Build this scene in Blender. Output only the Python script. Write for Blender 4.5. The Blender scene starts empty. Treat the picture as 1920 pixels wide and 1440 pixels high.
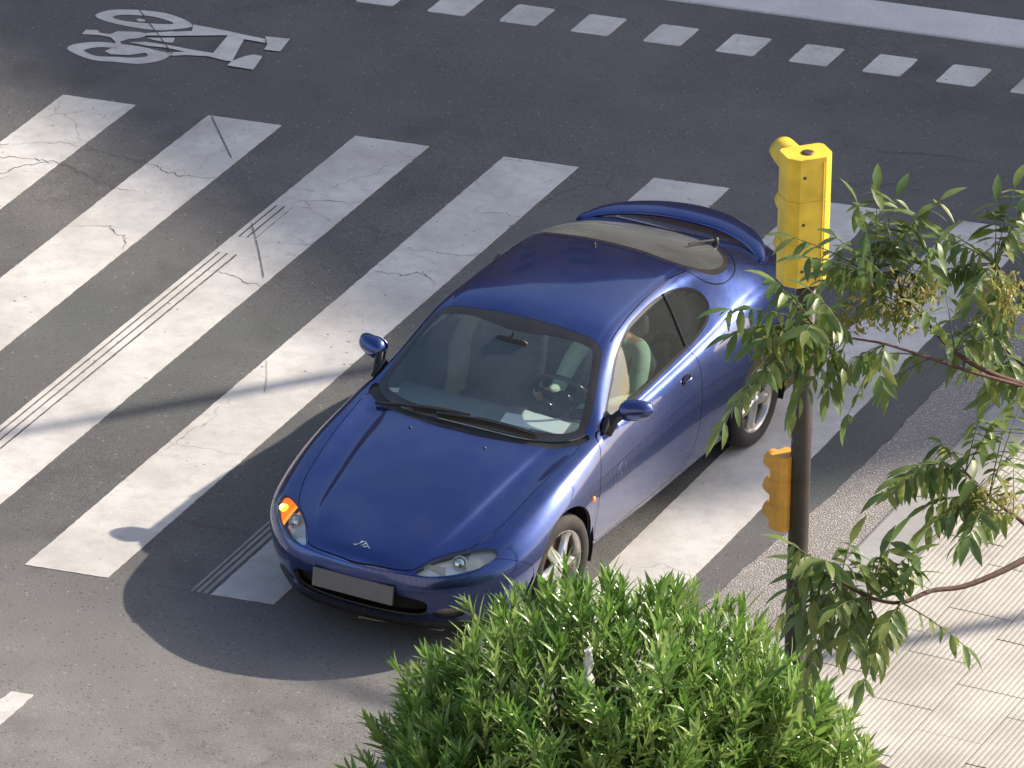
import bpy, bmesh, math, random
import numpy as np
from mathutils import Vector, Matrix

SC = bpy.context.scene
R = math.radians

# ------------------------------------------------------------------ camera
CAM_POS = (16.4235, -42.9131, 20.0415)
CAM_M = np.array([[0.95338205, 0.30151237, 0.01236786],
                  [-0.14162561, 0.41087708, 0.90062323],
                  [-0.26646738, 0.86038963, -0.43442471]])
F_PX = 14189.34
cam_d = bpy.data.cameras.new('camera')
cam = bpy.data.objects.new('camera', cam_d)
SC.collection.objects.link(cam)
r_, u_, f_ = CAM_M
cam.matrix_world = Matrix(((r_[0], u_[0], -f_[0], CAM_POS[0]),
                           (r_[1], u_[1], -f_[1], CAM_POS[1]),
                           (r_[2], u_[2], -f_[2], CAM_POS[2]),
                           (0, 0, 0, 1)))
cam_d.sensor_width = 36
cam_d.lens = F_PX / 1920 * 36
cam_d.clip_start = 1
cam_d.clip_end = 2000
SC.camera = cam
SC.render.resolution_x = 1024
SC.render.resolution_y = 768

# ------------------------------------------------------------------ light
SUN_AZ, SUN_EL = R(41.5), R(31.7)          # azimuth from +X towards +Y, pointing to the sun
SUN = Vector((math.cos(SUN_EL) * math.cos(SUN_AZ), math.cos(SUN_EL) * math.sin(SUN_AZ), math.sin(SUN_EL)))
w = bpy.data.worlds.new('World')
SC.world = w
w.use_nodes = True
nt = w.node_tree
nt.nodes.clear()
wo = nt.nodes.new('ShaderNodeOutputWorld')
bg = nt.nodes.new('ShaderNodeBackground')
sky = nt.nodes.new('ShaderNodeTexSky')
sky.sky_type = 'NISHITA'
sky.sun_disc = False
sky.sun_elevation = SUN_EL
sky.sun_rotation = math.pi / 2 - SUN_AZ
sky.air_density = .9
sky.dust_density = 2.2
sky.ozone_density = .7
bg.inputs['Strength'].default_value = 0.125
nt.links.new(sky.outputs[0], bg.inputs['Color'])
nt.links.new(bg.outputs[0], wo.inputs['Surface'])
sun_d = bpy.data.lights.new('sun', 'SUN')
sun_d.energy = 4.1
sun_d.angle = R(0.53)
sun_d.color = (1.0, 0.88, 0.73)
sun = bpy.data.objects.new('sun', sun_d)
SC.collection.objects.link(sun)
sun.rotation_euler = (-SUN).to_track_quat('-Z', 'Y').to_euler()
vs = SC.view_settings
vs.view_transform = 'Standard'
vs.look = 'None'
vs.gamma = 1
vs.use_curve_mapping = False
vs.exposure = 0.86

# ------------------------------------------------------------------ helpers
COL = SC.collection


def tag(o, label=None, cat=None, group=None, kind=None):
    if label: o['label'] = label
    if cat: o['category'] = cat
    if group: o['group'] = group
    if kind: o['kind'] = kind
    return o


def empty(name, loc=(0, 0, 0), rz=0, parent=None):
    o = bpy.data.objects.new(name, None)
    COL.objects.link(o)
    o.location = loc
    o.rotation_euler = (0, 0, rz)
    o.parent = parent
    return o


def mesh_obj(name, me, mats, parent=None):
    o = bpy.data.objects.new(name, me)
    COL.objects.link(o)
    for m in (mats if isinstance(mats, (list, tuple)) else [mats]):
        if len(me.materials) < len(mats if isinstance(mats, (list, tuple)) else [mats]):
            me.materials.append(m)
    o.parent = parent
    return o


class MB:
    """collects polygons into one mesh"""

    def __init__(self):
        self.v, self.f, self.m, self.s = [], [], [], []

    def poly(self, pts, mi=0, smooth=False):
        b = len(self.v)
        self.v += [tuple(p) for p in pts]
        self.f.append(tuple(range(b, b + len(pts))))
        self.m.append(mi)
        self.s.append(smooth)

    def grid(self, P, mi=0, smooth=True, closed_u=False, closed_v=False):
        nu, nv = len(P), len(P[0])
        b = len(self.v)
        for row in P:
            self.v += [tuple(q) for q in row]
        for i in range(nu if closed_u else nu - 1):
            for j in range(nv if closed_v else nv - 1):
                i2, j2 = (i + 1) % nu, (j + 1) % nv
                self.f.append((b + i * nv + j, b + i2 * nv + j, b + i2 * nv + j2, b + i * nv + j2))
                self.m.append(mi)
                self.s.append(smooth)

    def box(self, c, s, M=None, mi=0):
        cx, cy, cz = c
        a, b_, d = s[0] / 2, s[1] / 2, s[2] / 2
        pts = [Vector((cx + x * a, cy + y * b_, cz + z * d)) for x in (-1, 1) for y in (-1, 1) for z in (-1, 1)]
        if M is not None: pts = [M @ q for q in pts]
        for q in ((0, 1, 3, 2), (4, 6, 7, 5), (0, 4, 5, 1), (2, 3, 7, 6), (0, 2, 6, 4), (1, 5, 7, 3)):
            self.poly([pts[i] for i in q], mi)

    def prism(self, out, z0, z1, mi=0, M=None, smooth=False):
        n = len(out)
        lo = [Vector((a, b_, z0)) for a, b_ in out]
        hi = [Vector((a, b_, z1)) for a, b_ in out]
        if M is not None:
            lo = [M @ q for q in lo]
            hi = [M @ q for q in hi]
        self.poly(hi, mi)
        self.poly(lo[::-1], mi)
        for i in range(n):
            j = (i + 1) % n
            self.poly([lo[i], lo[j], hi[j], hi[i]], mi, smooth)

    def tube(self, path, rad, n=8, mi=0, cap=True):
        P = [Vector(q) for q in path]
        rr = rad if isinstance(rad, (list, tuple)) else [rad] * len(P)
        rows = []
        t0 = None
        for i, q in enumerate(P):
            t = (P[min(i + 1, len(P) - 1)] - P[max(i - 1, 0)]).normalized()
            if t0 is None:
                a = t.orthogonal().normalized()
            else:
                a = (a - t * a.dot(t)).normalized()
            t0 = t
            b_ = t.cross(a)
            rows.append([q + (a * math.cos(k * 2 * math.pi / n) + b_ * math.sin(k * 2 * math.pi / n)) * rr[i] for k in range(n)])
        self.grid(rows, mi, True, closed_v=True)
        if cap:
            self.poly(rows[0], mi)
            self.poly(rows[-1][::-1], mi)

    def lathe(self, prof, n=24, mi=0, M=None, smooth=True):
        rows = []
        for (r, z) in prof:
            row = [Vector((r * math.cos(2 * math.pi * k / n), r * math.sin(2 * math.pi * k / n), z)) for k in range(n)]
            if M is not None: row = [M @ q for q in row]
            rows.append(row)
        self.grid(rows, mi, smooth, closed_v=True)

    def mesh(self, name):
        me = bpy.data.meshes.new(name)
        me.from_pydata(self.v, [], self.f)
        me.polygons.foreach_set('material_index', self.m)
        me.polygons.foreach_set('use_smooth', self.s)
        me.update()
        return me

    def build(self, name, mats, parent=None, weld=None):
        me = self.mesh(name)
        if weld:
            bm = bmesh.new()
            bm.from_mesh(me)
            bmesh.ops.remove_doubles(bm, verts=bm.verts, dist=weld)
            bmesh.ops.recalc_face_normals(bm, faces=bm.faces)
            bm.to_mesh(me)
            bm.free()
        return mesh_obj(name, me, mats, parent)


def bevel(o, width=.004, seg=2, angle=40):
    b = o.modifiers.new('b', 'BEVEL')
    b.width = width
    b.segments = seg
    b.limit_method = 'ANGLE'
    b.angle_limit = R(angle)
    return o


# ------------------------------------------------------------------ materials
def newmat(name):
    m = bpy.data.materials.new(name)
    m.use_nodes = True
    n = m.node_tree
    return m, n, n.nodes['Principled BSDF']


def simple(name, col, rough=.5, metal=0, spec=.5, noise=None, bump=None, coat=0, emis=None, estr=0):
    """plain procedural material: colour broken up by noise, optional bump"""
    m, n, p = newmat(name)
    p.inputs['Roughness'].default_value = rough
    p.inputs['Metallic'].default_value = metal
    p.inputs['Specular IOR Level'].default_value = spec
    p.inputs['Coat Weight'].default_value = coat
    if emis:
        p.inputs['Emission Color'].default_value = (*emis, 1)
        p.inputs['Emission Strength'].default_value = estr
    sc, amt = noise or (8, .12)
    tc = n.nodes.new('ShaderNodeTexCoord')
    nz = n.nodes.new('ShaderNodeTexNoise')
    nz.inputs['Scale'].default_value = sc
    nz.inputs['Detail'].default_value = 5
    n.links.new(tc.outputs['Object'], nz.inputs['Vector'])
    rp = n.nodes.new('ShaderNodeValToRGB')
    rp.color_ramp.elements[0].position = .3
    rp.color_ramp.elements[1].position = .7
    rp.color_ramp.elements[0].color = (*[c * (1 - amt) for c in col], 1)
    rp.color_ramp.elements[1].color = (*[min(1, c * (1 + amt)) for c in col], 1)
    n.links.new(nz.outputs['Fac'], rp.inputs[0])
    n.links.new(rp.outputs[0], p.inputs['Base Color'])
    if bump:
        b = n.nodes.new('ShaderNodeBump')
        nb = n.nodes.new('ShaderNodeTexNoise')
        nb.inputs['Scale'].default_value = bump[0]
        nb.inputs['Detail'].default_value = 6
        n.links.new(tc.outputs['Object'], nb.inputs['Vector'])
        n.links.new(nb.outputs['Fac'], b.inputs['Height'])
        b.inputs['Strength'].default_value = bump[1]
        b.inputs['Distance'].default_value = .01
        n.links.new(b.outputs[0], p.inputs['Normal'])
    return m


class NB:
    """tiny node-building helper on a material"""

    def __init__(self, name):
        self.m, self.n, self.p = newmat(name)
        g = self.n.nodes.new('ShaderNodeNewGeometry')
        self.pos = g.outputs['Position']

    def L(self, a, b): self.n.links.new(a, b)

    def noise(self, scale, detail=4, rough=.55, vec=None, dist=0):
        x = self.n.nodes.new('ShaderNodeTexNoise')
        x.inputs['Scale'].default_value = scale
        x.inputs['Detail'].default_value = detail
        x.inputs['Roughness'].default_value = rough
        x.inputs['Distortion'].default_value = dist
        self.L(vec or self.pos, x.inputs['Vector'])
        return x.outputs['Fac']

    def noisevec(self, scale, amt):
        x = self.n.nodes.new('ShaderNodeTexNoise')
        x.inputs['Scale'].default_value = scale
        x.inputs['Detail'].default_value = 4
        self.L(self.pos, x.inputs['Vector'])
        a = self.n.nodes.new('ShaderNodeVectorMath')
        a.operation = 'MULTIPLY_ADD'
        self.L(x.outputs['Color'], a.inputs[0])
        a.inputs[1].default_value = (amt, amt, amt)
        self.L(self.pos, a.inputs[2])
        return a.outputs[0]

    def voro(self, scale, feat='F1', vec=None, out='Distance'):
        x = self.n.nodes.new('ShaderNodeTexVoronoi')
        x.feature = feat
        x.inputs['Scale'].default_value = scale
        self.L(vec or self.pos, x.inputs['Vector'])
        return x.outputs[out]

    def ramp(self, fac, stops):
        x = self.n.nodes.new('ShaderNodeValToRGB')
        e = x.color_ramp.elements
        while len(e) < len(stops): e.new(.5)
        for i, (pos, c) in enumerate(stops):
            e[i].position = pos
            c = c if isinstance(c, tuple) else (c, c, c)
            e[i].color = (*c, 1)
        self.L(fac, x.inputs[0])
        return x.outputs[0]

    def mix(self, fac, a, b, typ='MIX'):
        x = self.n.nodes.new('ShaderNodeMix')
        x.data_type = 'RGBA'
        x.blend_type = typ
        for s, i in ((fac, 0), (a, 6), (b, 7)):
            if isinstance(s, (int, float)):
                x.inputs[i].default_value = s
            elif isinstance(s, tuple):
                x.inputs[i].default_value = (*s, 1)
            else:
                self.L(s, x.inputs[i])
        return x.outputs[2]

    def math(self, op, a, b=0.0):
        x = self.n.nodes.new('ShaderNodeMath')
        x.operation = op
        for s, i in ((a, 0), (b, 1)):
            if isinstance(s, (int, float)):
                x.inputs[i].default_value = s
            else:
                self.L(s, x.inputs[i])
        return x.outputs[0]

    def bump(self, h, strength, dist=.01):
        x = self.n.nodes.new('ShaderNodeBump')
        x.inputs['Strength'].default_value = strength
        x.inputs['Distance'].default_value = dist
        self.L(h, x.inputs['Height'])
        self.L(x.outputs[0], self.p.inputs['Normal'])

    def col(self, c): self.L(c, self.p.inputs['Base Color'])


MAT = {}


def mk_asphalt():
    b = NB('asphalt')
    big = b.noise(.35, 4)
    mid = b.noise(2.2, 6, .6)
    c = b.mix(b.ramp(big, [(.38, 0.0), (.66, 1.0)]), (.116, .115, .116), (.156, .152, .148))
    c = b.mix(b.ramp(mid, [(.35, .0), (.75, .55)]), c, (.090, .090, .092))
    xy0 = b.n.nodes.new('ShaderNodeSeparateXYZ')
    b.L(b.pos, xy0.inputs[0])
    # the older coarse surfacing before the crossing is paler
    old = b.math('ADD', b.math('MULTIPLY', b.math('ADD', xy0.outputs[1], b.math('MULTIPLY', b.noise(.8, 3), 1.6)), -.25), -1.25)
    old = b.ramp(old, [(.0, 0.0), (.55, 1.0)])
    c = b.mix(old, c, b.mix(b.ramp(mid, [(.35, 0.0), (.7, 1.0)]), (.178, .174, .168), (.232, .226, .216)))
    st = b.voro(150, 'F1', out='Color')
    stv = b.n.nodes.new('ShaderNodeSeparateColor')
    b.L(st, stv.inputs[0])
    coarse = b.ramp(b.noise(.5, 2), [(.42, .25), (.62, 1.0)])
    grit = b.ramp(stv.outputs[0], [(.0, .72), (.55, .97), (.86, 1.10), (.97, 1.45)])
    c = b.mix(coarse, c, b.mix(1.0, c, grit, 'MULTIPLY'))
    sp = b.voro(34, 'F1', out='Color')
    s2 = b.n.nodes.new('ShaderNodeSeparateColor')
    b.L(sp, s2.inputs[0])
    d2 = b.voro(34, 'F1')
    spot = b.math('MULTIPLY', b.ramp(s2.outputs[1], [(.93, 0.0), (.94, 1.0)]), b.ramp(d2, [(.18, 1.0), (.30, 0.0)]))
    c = b.mix(b.math('MULTIPLY', spot, .55), c, (.40, .39, .37))
    dark = b.math('MULTIPLY', b.ramp(s2.outputs[2], [(.92, 0.0), (.93, 1.0)]), b.ramp(d2, [(.2, 1.0), (.34, 0.0)]))
    c = b.mix(b.math('MULTIPLY', dark, .5), c, (.03, .03, .032))
    # hairline cracks in patches
    cr = b.voro(.8, 'DISTANCE_TO_EDGE', b.noisevec(3.2, .35))
    line = b.math('MULTIPLY', b.ramp(cr, [(.004, 1.0), (.011, 0.0)]), b.ramp(b.noise(.45, 3), [(.58, 0.0), (.68, .35)]))
    c = b.mix(line, c, (.03, .021, .022))
    # faint remains of green surfacing on the far lane
    xyz = b.n.nodes.new('ShaderNodeSeparateXYZ')
    b.L(b.pos, xyz.inputs[0])
    lane = b.math('MULTIPLY', b.ramp(b.math('MULTIPLY_ADD', xyz.outputs[1], .1), [(.02, 0.0), (.08, 1.0), (.19, 1.0), (.25, 0.0)]),
                  b.ramp(b.noise(.9, 5, .6), [(.40, 0.0), (.62, .5)]))
    c = b.mix(lane, c, (.078, .098, .090))
    # oil drips and tyre polish
    oil = b.math('MULTIPLY', b.ramp(b.noise(1.1, 5, .65, b.noisevec(.7, .8)), [(.54, 0.0), (.70, .45)]), 1.0)
    c = b.mix(oil, c, (.055, .054, .055))
    b.col(c)
    b.p.inputs['Roughness'].default_value = .82
    b.p.inputs['Specular IOR Level'].default_value = .35
    h = b.math('ADD', b.math('MULTIPLY', stv.outputs[1], 1.0), b.math('MULTIPLY', b.noise(60, 4), 1.2))
    b.bump(h, .55, .006)
    return b.m


def mk_paint(name, base, dirt=.55, crack=1.0):
    b = NB(name)
    c = b.mix(b.ramp(b.noise(1.4, 6, .62), [(.36, 0.0), (.72, dirt)]), base, (.38, .365, .345))
    c = b.mix(b.ramp(b.noise(9, 7, .7), [(.47, 0.0), (.76, .55)]), c, (.33, .32, .31))
    c = b.mix(b.ramp(b.noise(120, 3), [(.55, 0.0), (.72, .28)]), c, (.30, .29, .28))
    # worn through specks
    d = b.voro(26, 'F1')
    q = b.n.nodes.new('ShaderNodeSeparateColor')
    b.L(b.voro(26, 'F1', out='Color'), q.inputs[0])
    pit = b.math('MULTIPLY', b.ramp(q.outputs[0], [(.93, 0.0), (.94, 1.0)]), b.ramp(d, [(.16, 1.0), (.30, 0.0)]))
    pit = b.math('MULTIPLY', pit, b.ramp(b.noise(.8, 3), [(.46, 0.0), (.58, 1.0)]))
    c = b.mix(b.math('MULTIPLY', pit, .85), c, (.10, .095, .09))
    cr = b.voro(1.15, 'DISTANCE_TO_EDGE', b.noisevec(4.0, .30))
    line = b.math('MULTIPLY', b.ramp(cr, [(.002, 1.0), (.006, 0.0)]), b.ramp(b.noise(.55, 3), [(.52, 0.0), (.63, .55 * crack)]))
    c = b.mix(line, c, (.09, .085, .08))
    b.col(c)
    b.p.inputs['Roughness'].default_value = .62
    b.p.inputs['Specular IOR Level'].default_value = .4
    b.bump(b.noise(110, 5, .6), .35, .005)
    return b.m


def mk_gutter():
    b = NB('exposed_aggregate')
    q = b.n.nodes.new('ShaderNodeSeparateColor')
    b.L(b.voro(85, 'F1', out='Color'), q.inputs[0])
    d = b.voro(85, 'F1')
    st = b.ramp(q.outputs[0], [(0.0, (.20, .18, .17)), (.5, (.36, .335, .31)), (.8, (.50, .47, .44)), (1.0, (.66, .63, .60))])
    c = b.mix(b.ramp(d, [(.30, 0.0), (.55, 1.0)]), st, (.23, .215, .20))
    c = b.mix(b.ramp(b.noise(2.5, 5), [(.4, 0.0), (.75, .5)]), c, (.22, .21, .20))
    b.col(c)
    b.p.inputs['Roughness'].default_value = .85
    b.bump(b.math('SUBTRACT', 1.0, d), .9, .006)
    return b.m


def mk_concrete(name, col, bumpy=.3, var=.25):
    b = NB(name)
    c = b.mix(b.ramp(b.noise(1.7, 6, .6), [(.35, 0.0), (.7, 1.0)]), tuple(v * (1 - var) for v in col), col)
    c = b.mix(b.ramp(b.noise(45, 4), [(.45, 0.0), (.7, .35)]), c, tuple(v * .6 for v in col))
    b.col(c)
    b.p.inputs['Roughness'].default_value = .8
    b.bump(b.noise(90, 5), bumpy, .004)
    return b.m


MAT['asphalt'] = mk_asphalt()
MAT['paint'] = mk_paint('road_paint', (.64, .625, .595), .85)
MAT['paint_old'] = mk_paint('old_road_paint', (.24, .235, .225), .7, 1.3)
MAT['gutter'] = mk_gutter()
MAT['kerb'] = mk_concrete('kerb_concrete', (.40, .39, .375))
MAT['tile'] = mk_concrete('paving_tile', (.555, .52, .465), .4, .35)
MAT['joint'] = mk_concrete('mortar', (.34, .31, .28))
MAT['soil'] = mk_concrete('soil', (.10, .075, .05), .8)
# ------------------------------------------------------------------ road, markings, pavement
SK, PER = 0.133829, 1.018585


def W(u, v, z=0.0):
    """crossing coordinates (stripe count across, metres along the stripes) to the world"""
    return Vector((u * PER + v * math.sin(SK), v * math.cos(SK), z))


def WM(u, v, z=0.0):
    """frame whose x runs across the stripes and y along them"""
    o = W(u, v, z)
    return Matrix(((PER, math.sin(SK), 0, o.x), (0, math.cos(SK), 0, o.y), (0, 0, 1, o.z), (0, 0, 0, 1)))


mb = MB()
mb.poly([(-400, -400, 0), (400, -400, 0), (400, 400, 0), (-400, 400, 0)])
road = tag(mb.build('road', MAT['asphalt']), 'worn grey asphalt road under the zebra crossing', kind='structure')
rnd = random.Random(4)


def rough_poly(pts, amp=.004, step=.05, seed=0):
    """outline with slightly ragged edges, in crossing coordinates"""
    g = random.Random(seed)
    out = []
    for i, a in enumerate(pts):
        b_ = pts[(i + 1) % len(pts)]
        n = max(1, int(math.hypot(b_[0] - a[0], b_[1] - a[1]) / step))
        for k in range(n):
            t = k / n
            out.append((a[0] + (b_[0] - a[0]) * t + g.uniform(-amp, amp), a[1] + (b_[1] - a[1]) * t + g.uniform(-amp, amp)))
    return out


def sheet(mb, pts, z, mi=0, th=None):
    top = [W(a, b_, z) for a, b_ in pts]
    mb.poly(top, mi)
    if th:
        for i in range(len(pts)):
            j = (i + 1) % len(pts)
            a, b_ = top[i], top[j]
            mb.poly([(a.x, a.y, z - th), (b_.x, b_.y, z - th), (b_.x, b_.y, b_.z), (a.x, a.y, a.z)], mi)


def marking(name, pts, seed, mat='paint', z=.004, amp=.004, label=None):
    m = MB()
    q = rough_poly(pts, amp * .6, .035, seed)
    area = sum(q[i][0] * q[(i + 1) % len(q)][1] - q[(i + 1) % len(q)][0] * q[i][1] for i in range(len(q)))
    if area < 0: q = q[::-1]
    sheet(m, q, z, 0, .0035)
    o = m.build(name, MAT[mat], road)
    if label: o['label'] = label
    return o


LEN = 6.504
for k in range(-2, 9):
    if k in (7, 8): continue
    u0, u1 = k, k + .5
    if k == 2:      # this stripe's edge is broken into thin parallel lines
        marking('crosswalk_stripe', [(2.156, -LEN), (2.5, -LEN), (2.5, 0), (2.0, 0), (2.0, -1.22), (2.145, -1.22), (2.15, -1.75), (2.0, -1.75), (2.0, -2.02), (2.158, -2.02)], k)
        for (a, b_) in ((2.0, 2.030), (2.046, 2.082), (2.098, 2.140)):
            marking('crosswalk_stripe', [(a, -LEN), (b_, -LEN), (b_, -2.0205 - .03 * (a - 2)), (a, -2.0205)], k + 40 + int(a * 100), amp=.002)
            marking('crosswalk_stripe', [(a, -1.749), (b_, -1.749), (b_, -1.2215), (a, -1.2215)], k + 60 + int(a * 100), amp=.002)
    elif k == 4:
        marking('crosswalk_stripe', [(4.125, -LEN), (4.5, -LEN), (4.5, 0), (4.0, 0), (4.0, -4.6), (4.12, -4.8)], k)
        for (a, b_) in ((4.0, 4.018), (4.034, 4.056), (4.074, 4.10)):
            marking('crosswalk_stripe', [(a, -LEN), (b_, -LEN), (b_, -4.75), (a, -4.75)], k + 80 + int(a * 100), 'paint_old', amp=.003)
    else:
        marking('crosswalk_stripe', [(u0, -LEN), (u1, -LEN), (u1, 0), (u0, 0)], k)
# small square marks of the cycle crossing
for i in range(-6, 14):
    u = 3.146 + (i - 4) * .5015
    v = 2.325 - .004 * i
    def rnd_sq(a, b_, c, d):
        r2 = .014
        return [(a + r2, b_), (c - r2, b_), (c, b_ + r2), (c, d - r2), (c - r2, d), (a + r2, d), (a, d - r2), (a, b_ + r2)]
    marking('cycle_crossing_mark', rnd_sq(u - .13, v - .165, u + .13, v + .165), 200 + i, amp=.003)
# bicycle symbol
BIKE = {
 'w1':[(-0.438, 1.337), (-0.418, 1.427), (-0.352, 1.486), (-0.238, 1.521), (-0.113, 1.537), (-0.025, 1.531), (0.099, 1.487), (0.21, 1.413), (0.23, 1.361), (0.141, 1.284), (0.069, 1.239), (-0.076, 1.228), (-0.235, 1.246), (-0.354, 1.278)],
 'h1':[(-0.325, 1.354), (-0.278, 1.41), (-0.195, 1.434), (-0.071, 1.449), (0.085, 1.399), (0.085, 1.361), (-0.015, 1.336), (-0.137, 1.316), (-0.251, 1.317)],
 'w2':[(-0.344, 0.744), (-0.324, 0.836), (-0.212, 0.913), (-0.089, 0.929), (0.029, 0.935), (0.126, 0.929), (0.234, 0.898), (0.315, 0.903), (0.325, 0.844), (0.306, 0.748), (0.205, 0.652), (0.065, 0.633), (-0.092, 0.612), (-0.241, 0.669)],
 'h2':[(-0.228, 0.755), (-0.17, 0.828), (-0.071, 0.854), (0.01, 0.86), (0.158, 0.844), (0.195, 0.787), (0.125, 0.738), (0.008, 0.712), (-0.1, 0.684), (-0.191, 0.718)],
 'hub1':[(-0.161, 1.364), (-0.152, 1.385), (-0.103, 1.38), (-0.093, 1.35), (-0.129, 1.337)],
 'crank':[(-0.095, 0.78), (-0.076, 0.845), (0.01, 0.86), (0.1, 0.868), (0.166, 0.847), (0.074, 0.767), (-0.035, 0.742)],
 'pedal':[(-0.363, 1.0), (-0.375, 1.082), (-0.306, 1.103), (-0.267, 1.062), (-0.193, 1.064), (-0.176, 1.126), (-0.062, 1.161), (0.014, 1.159), (0.157, 1.251), (0.18, 1.165), (0.032, 1.122), (0.005, 1.061), (-0.05, 1.02), (-0.078, 0.964), (-0.034, 0.912), (-0.068, 0.886), (-0.106, 0.953), (-0.168, 1.014), (-0.257, 1.024)],
 'top':[(0.014, 1.159), (0.268, 1.293), (0.226, 1.401), (0.472, 1.375), (0.616, 1.347), (0.765, 1.327), (0.796, 1.262), (0.641, 1.275), (0.515, 1.304), (0.18, 1.165), (0.032, 1.122)],
 'head':[(0.515, 1.304), (0.641, 1.275), (0.741, 0.886), (0.567, 0.96)],
 'seatp':[(0.051, 1.084), (0.177, 1.131), (0.217, 1.146), (0.245, 1.067), (0.214, 1.056), (0.117, 1.063)],
 'low':[(-0.015, 0.97), (0.074, 1.016), (0.235, 1.013), (0.432, 0.99), (0.565, 0.984), (0.736, 0.897), (0.694, 0.889), (0.557, 0.923), (0.423, 0.893), (0.341, 0.85), (0.292, 0.894), (0.389, 0.944), (0.247, 0.967), (0.113, 0.954)],
 'grip1':[(0.747, 1.366), (0.912, 1.382), (0.949, 1.154), (0.839, 1.151), (0.823, 1.234)],
 'grip2':[(0.736, 0.897), (0.779, 1.002), (0.814, 1.045), (0.883, 1.041), (0.929, 0.801), (0.744, 0.812)],
}


def smooth_closed(pts, n=4):
    out = []
    N = len(pts)
    for i in range(N):
        p0, p1, p2, p3 = [Vector(pts[(i + k) % N]) for k in (-1, 0, 1, 2)]
        for k in range(n):
            t = k / n
            out.append(.5 * (2 * p1 + (p2 - p0) * t + (2 * p0 - 5 * p1 + 4 * p2 - p3) * t * t + (3 * p1 - p0 - 3 * p2 + p3) * t ** 3))
    return out


mb = MB()
zz = .0042
for a, b_ in (('w1', 'h1'), ('w2', 'h2')):
    A, B = smooth_closed(BIKE[a]), smooth_closed(BIKE[b_])
    cA = Vector((sum(q.x for q in B) / len(B), sum(q.y for q in B) / len(B)))
    def cast(poly, ang):
        d = Vector((math.cos(ang), math.sin(ang)))
        best = 0
        for i in range(len(poly)):
            p, q = poly[i] - cA, poly[(i + 1) % len(poly)] - cA
            e = q - p
            den = d.x * e.y - d.y * e.x
            if abs(den) < 1e-9: continue
            t = (p.x * e.y - p.y * e.x) / den
            s = (p.x * d.y - p.y * d.x) / den
            if t > 0 and 0 <= s <= 1: best = max(best, t)
        return cA + d * best
    n = 48
    ring = [(cast(A, k * 2 * math.pi / n), cast(B, k * 2 * math.pi / n)) for k in range(n)]
    for k in range(n):
        (o1, i1), (o2, i2) = ring[k], ring[(k + 1) % n]
        mb.poly([W(*q, zz) for q in (i1, o1, o2, i2)])
for i, k in enumerate(('hub1', 'crank', 'pedal', 'seatp', 'low', 'head', 'top', 'grip1', 'grip2')):
    q = BIKE[k]
    area = sum(q[i][0] * q[(i + 1) % len(q)][1] - q[(i + 1) % len(q)][0] * q[i][1] for i in range(len(q)))
    if area < 0: q = q[::-1]
    sheet(mb, q, zz + .0006 * (i + 1))
mb.build('bicycle_symbol', MAT['paint'], road)['label'] = 'white painted bicycle symbol on the asphalt'
# start of a lane line near the lower corner
marking('lane_line', [(3.665, -8.0), (3.806, -8.0), (3.806, -9.6), (3.665, -9.6)], 77, amp=.012)
# long cracks
MAT['crack'] = mk_concrete('crack_filling', (.055, .053, .052))


def crack(px, w0=.0032, z=.0062):
    m = MB()
    g = random.Random(int(px[0][0] * 1000) & 255)
    pts = []
    for i in range(len(px) - 1):
        a, b_ = Vector(px[i]), Vector(px[i + 1])
        n = max(2, int((b_ - a).length / .025))
        for k in range(n):
            q = a.lerp(b_, k / n)
            pts.append(q + Vector((g.uniform(-.016, .016), g.uniform(-.024, .024))))
    pts.append(Vector(px[-1]))
    L_, R_ = [], []
    for i, q in enumerate(pts):
        t = (pts[min(i + 1, len(pts) - 1)] - pts[max(0, i - 1)]).normalized()
        nn = Vector((-t.y, t.x))
        f = w0 * g.uniform(.35, 1.2) * (.3 + .7 * math.sin(math.pi * min(.97, max(.03, i / len(pts)))))
        L_.append(W(*(q + nn * f), z))
        R_.append(W(*(q - nn * f), z))
    for i in range(len(pts) - 1):
        m.poly([R_[i], R_[i + 1], L_[i + 1], L_[i]])
    m.build('road_crack', MAT['crack'], road)


for c in ([(.07, -.863), (.34, -.743), (.541, -.783), (.926, -.829), (1.25, -.98), (1.5, -.95), (1.72, -1.06)],
          [(-.1, -1.3), (.253, -1.365), (.30, -1.18), (.488, -1.041), (.62, -1.12)],
          [(-.2, -.95), (.07, -.87), (-.05, -1.12), (.26, -1.05), (.49, -1.04), (.85, -1.24), (1.1, -1.32), (1.3, -1.28)],
          [(-.1, -1.85), (.2, -1.75), (.36, -1.86), (.5, -1.82)],
          [(1.02, -1.95), (1.24, -1.88), (1.42, -2.02), (1.5, -2.2)],
          [(.3, -1.36), (.18, -1.6), (.26, -1.85)],
          [(3.05, -1.62), (3.25, -1.55), (3.42, -1.6), (3.5, -1.5)],
          [(3.02, -1.95), (3.2, -1.98), (3.3, -1.9), (3.45, -2.02)],
          [(3.2, -.9), (3.36, -.86), (3.5, -.9)],
          [(2.1, -1.12), (2.3, -1.02), (2.42, -1.06), (2.5, -.98)],
          [(4.55, .42), (4.85, .36), (5.15, .34), (5.45, .40), (5.8, .34)],
          [(4.9, .95), (5.2, .88), (5.5, .98), (5.9, .92)],
          [(2.0, -2.35), (2.22, -2.3), (2.4, -2.42), (2.62, -2.38)]):
    crack(c)

MAT['seal'] = mk_concrete('joint_sealant', (.13, .13, .13))
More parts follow.
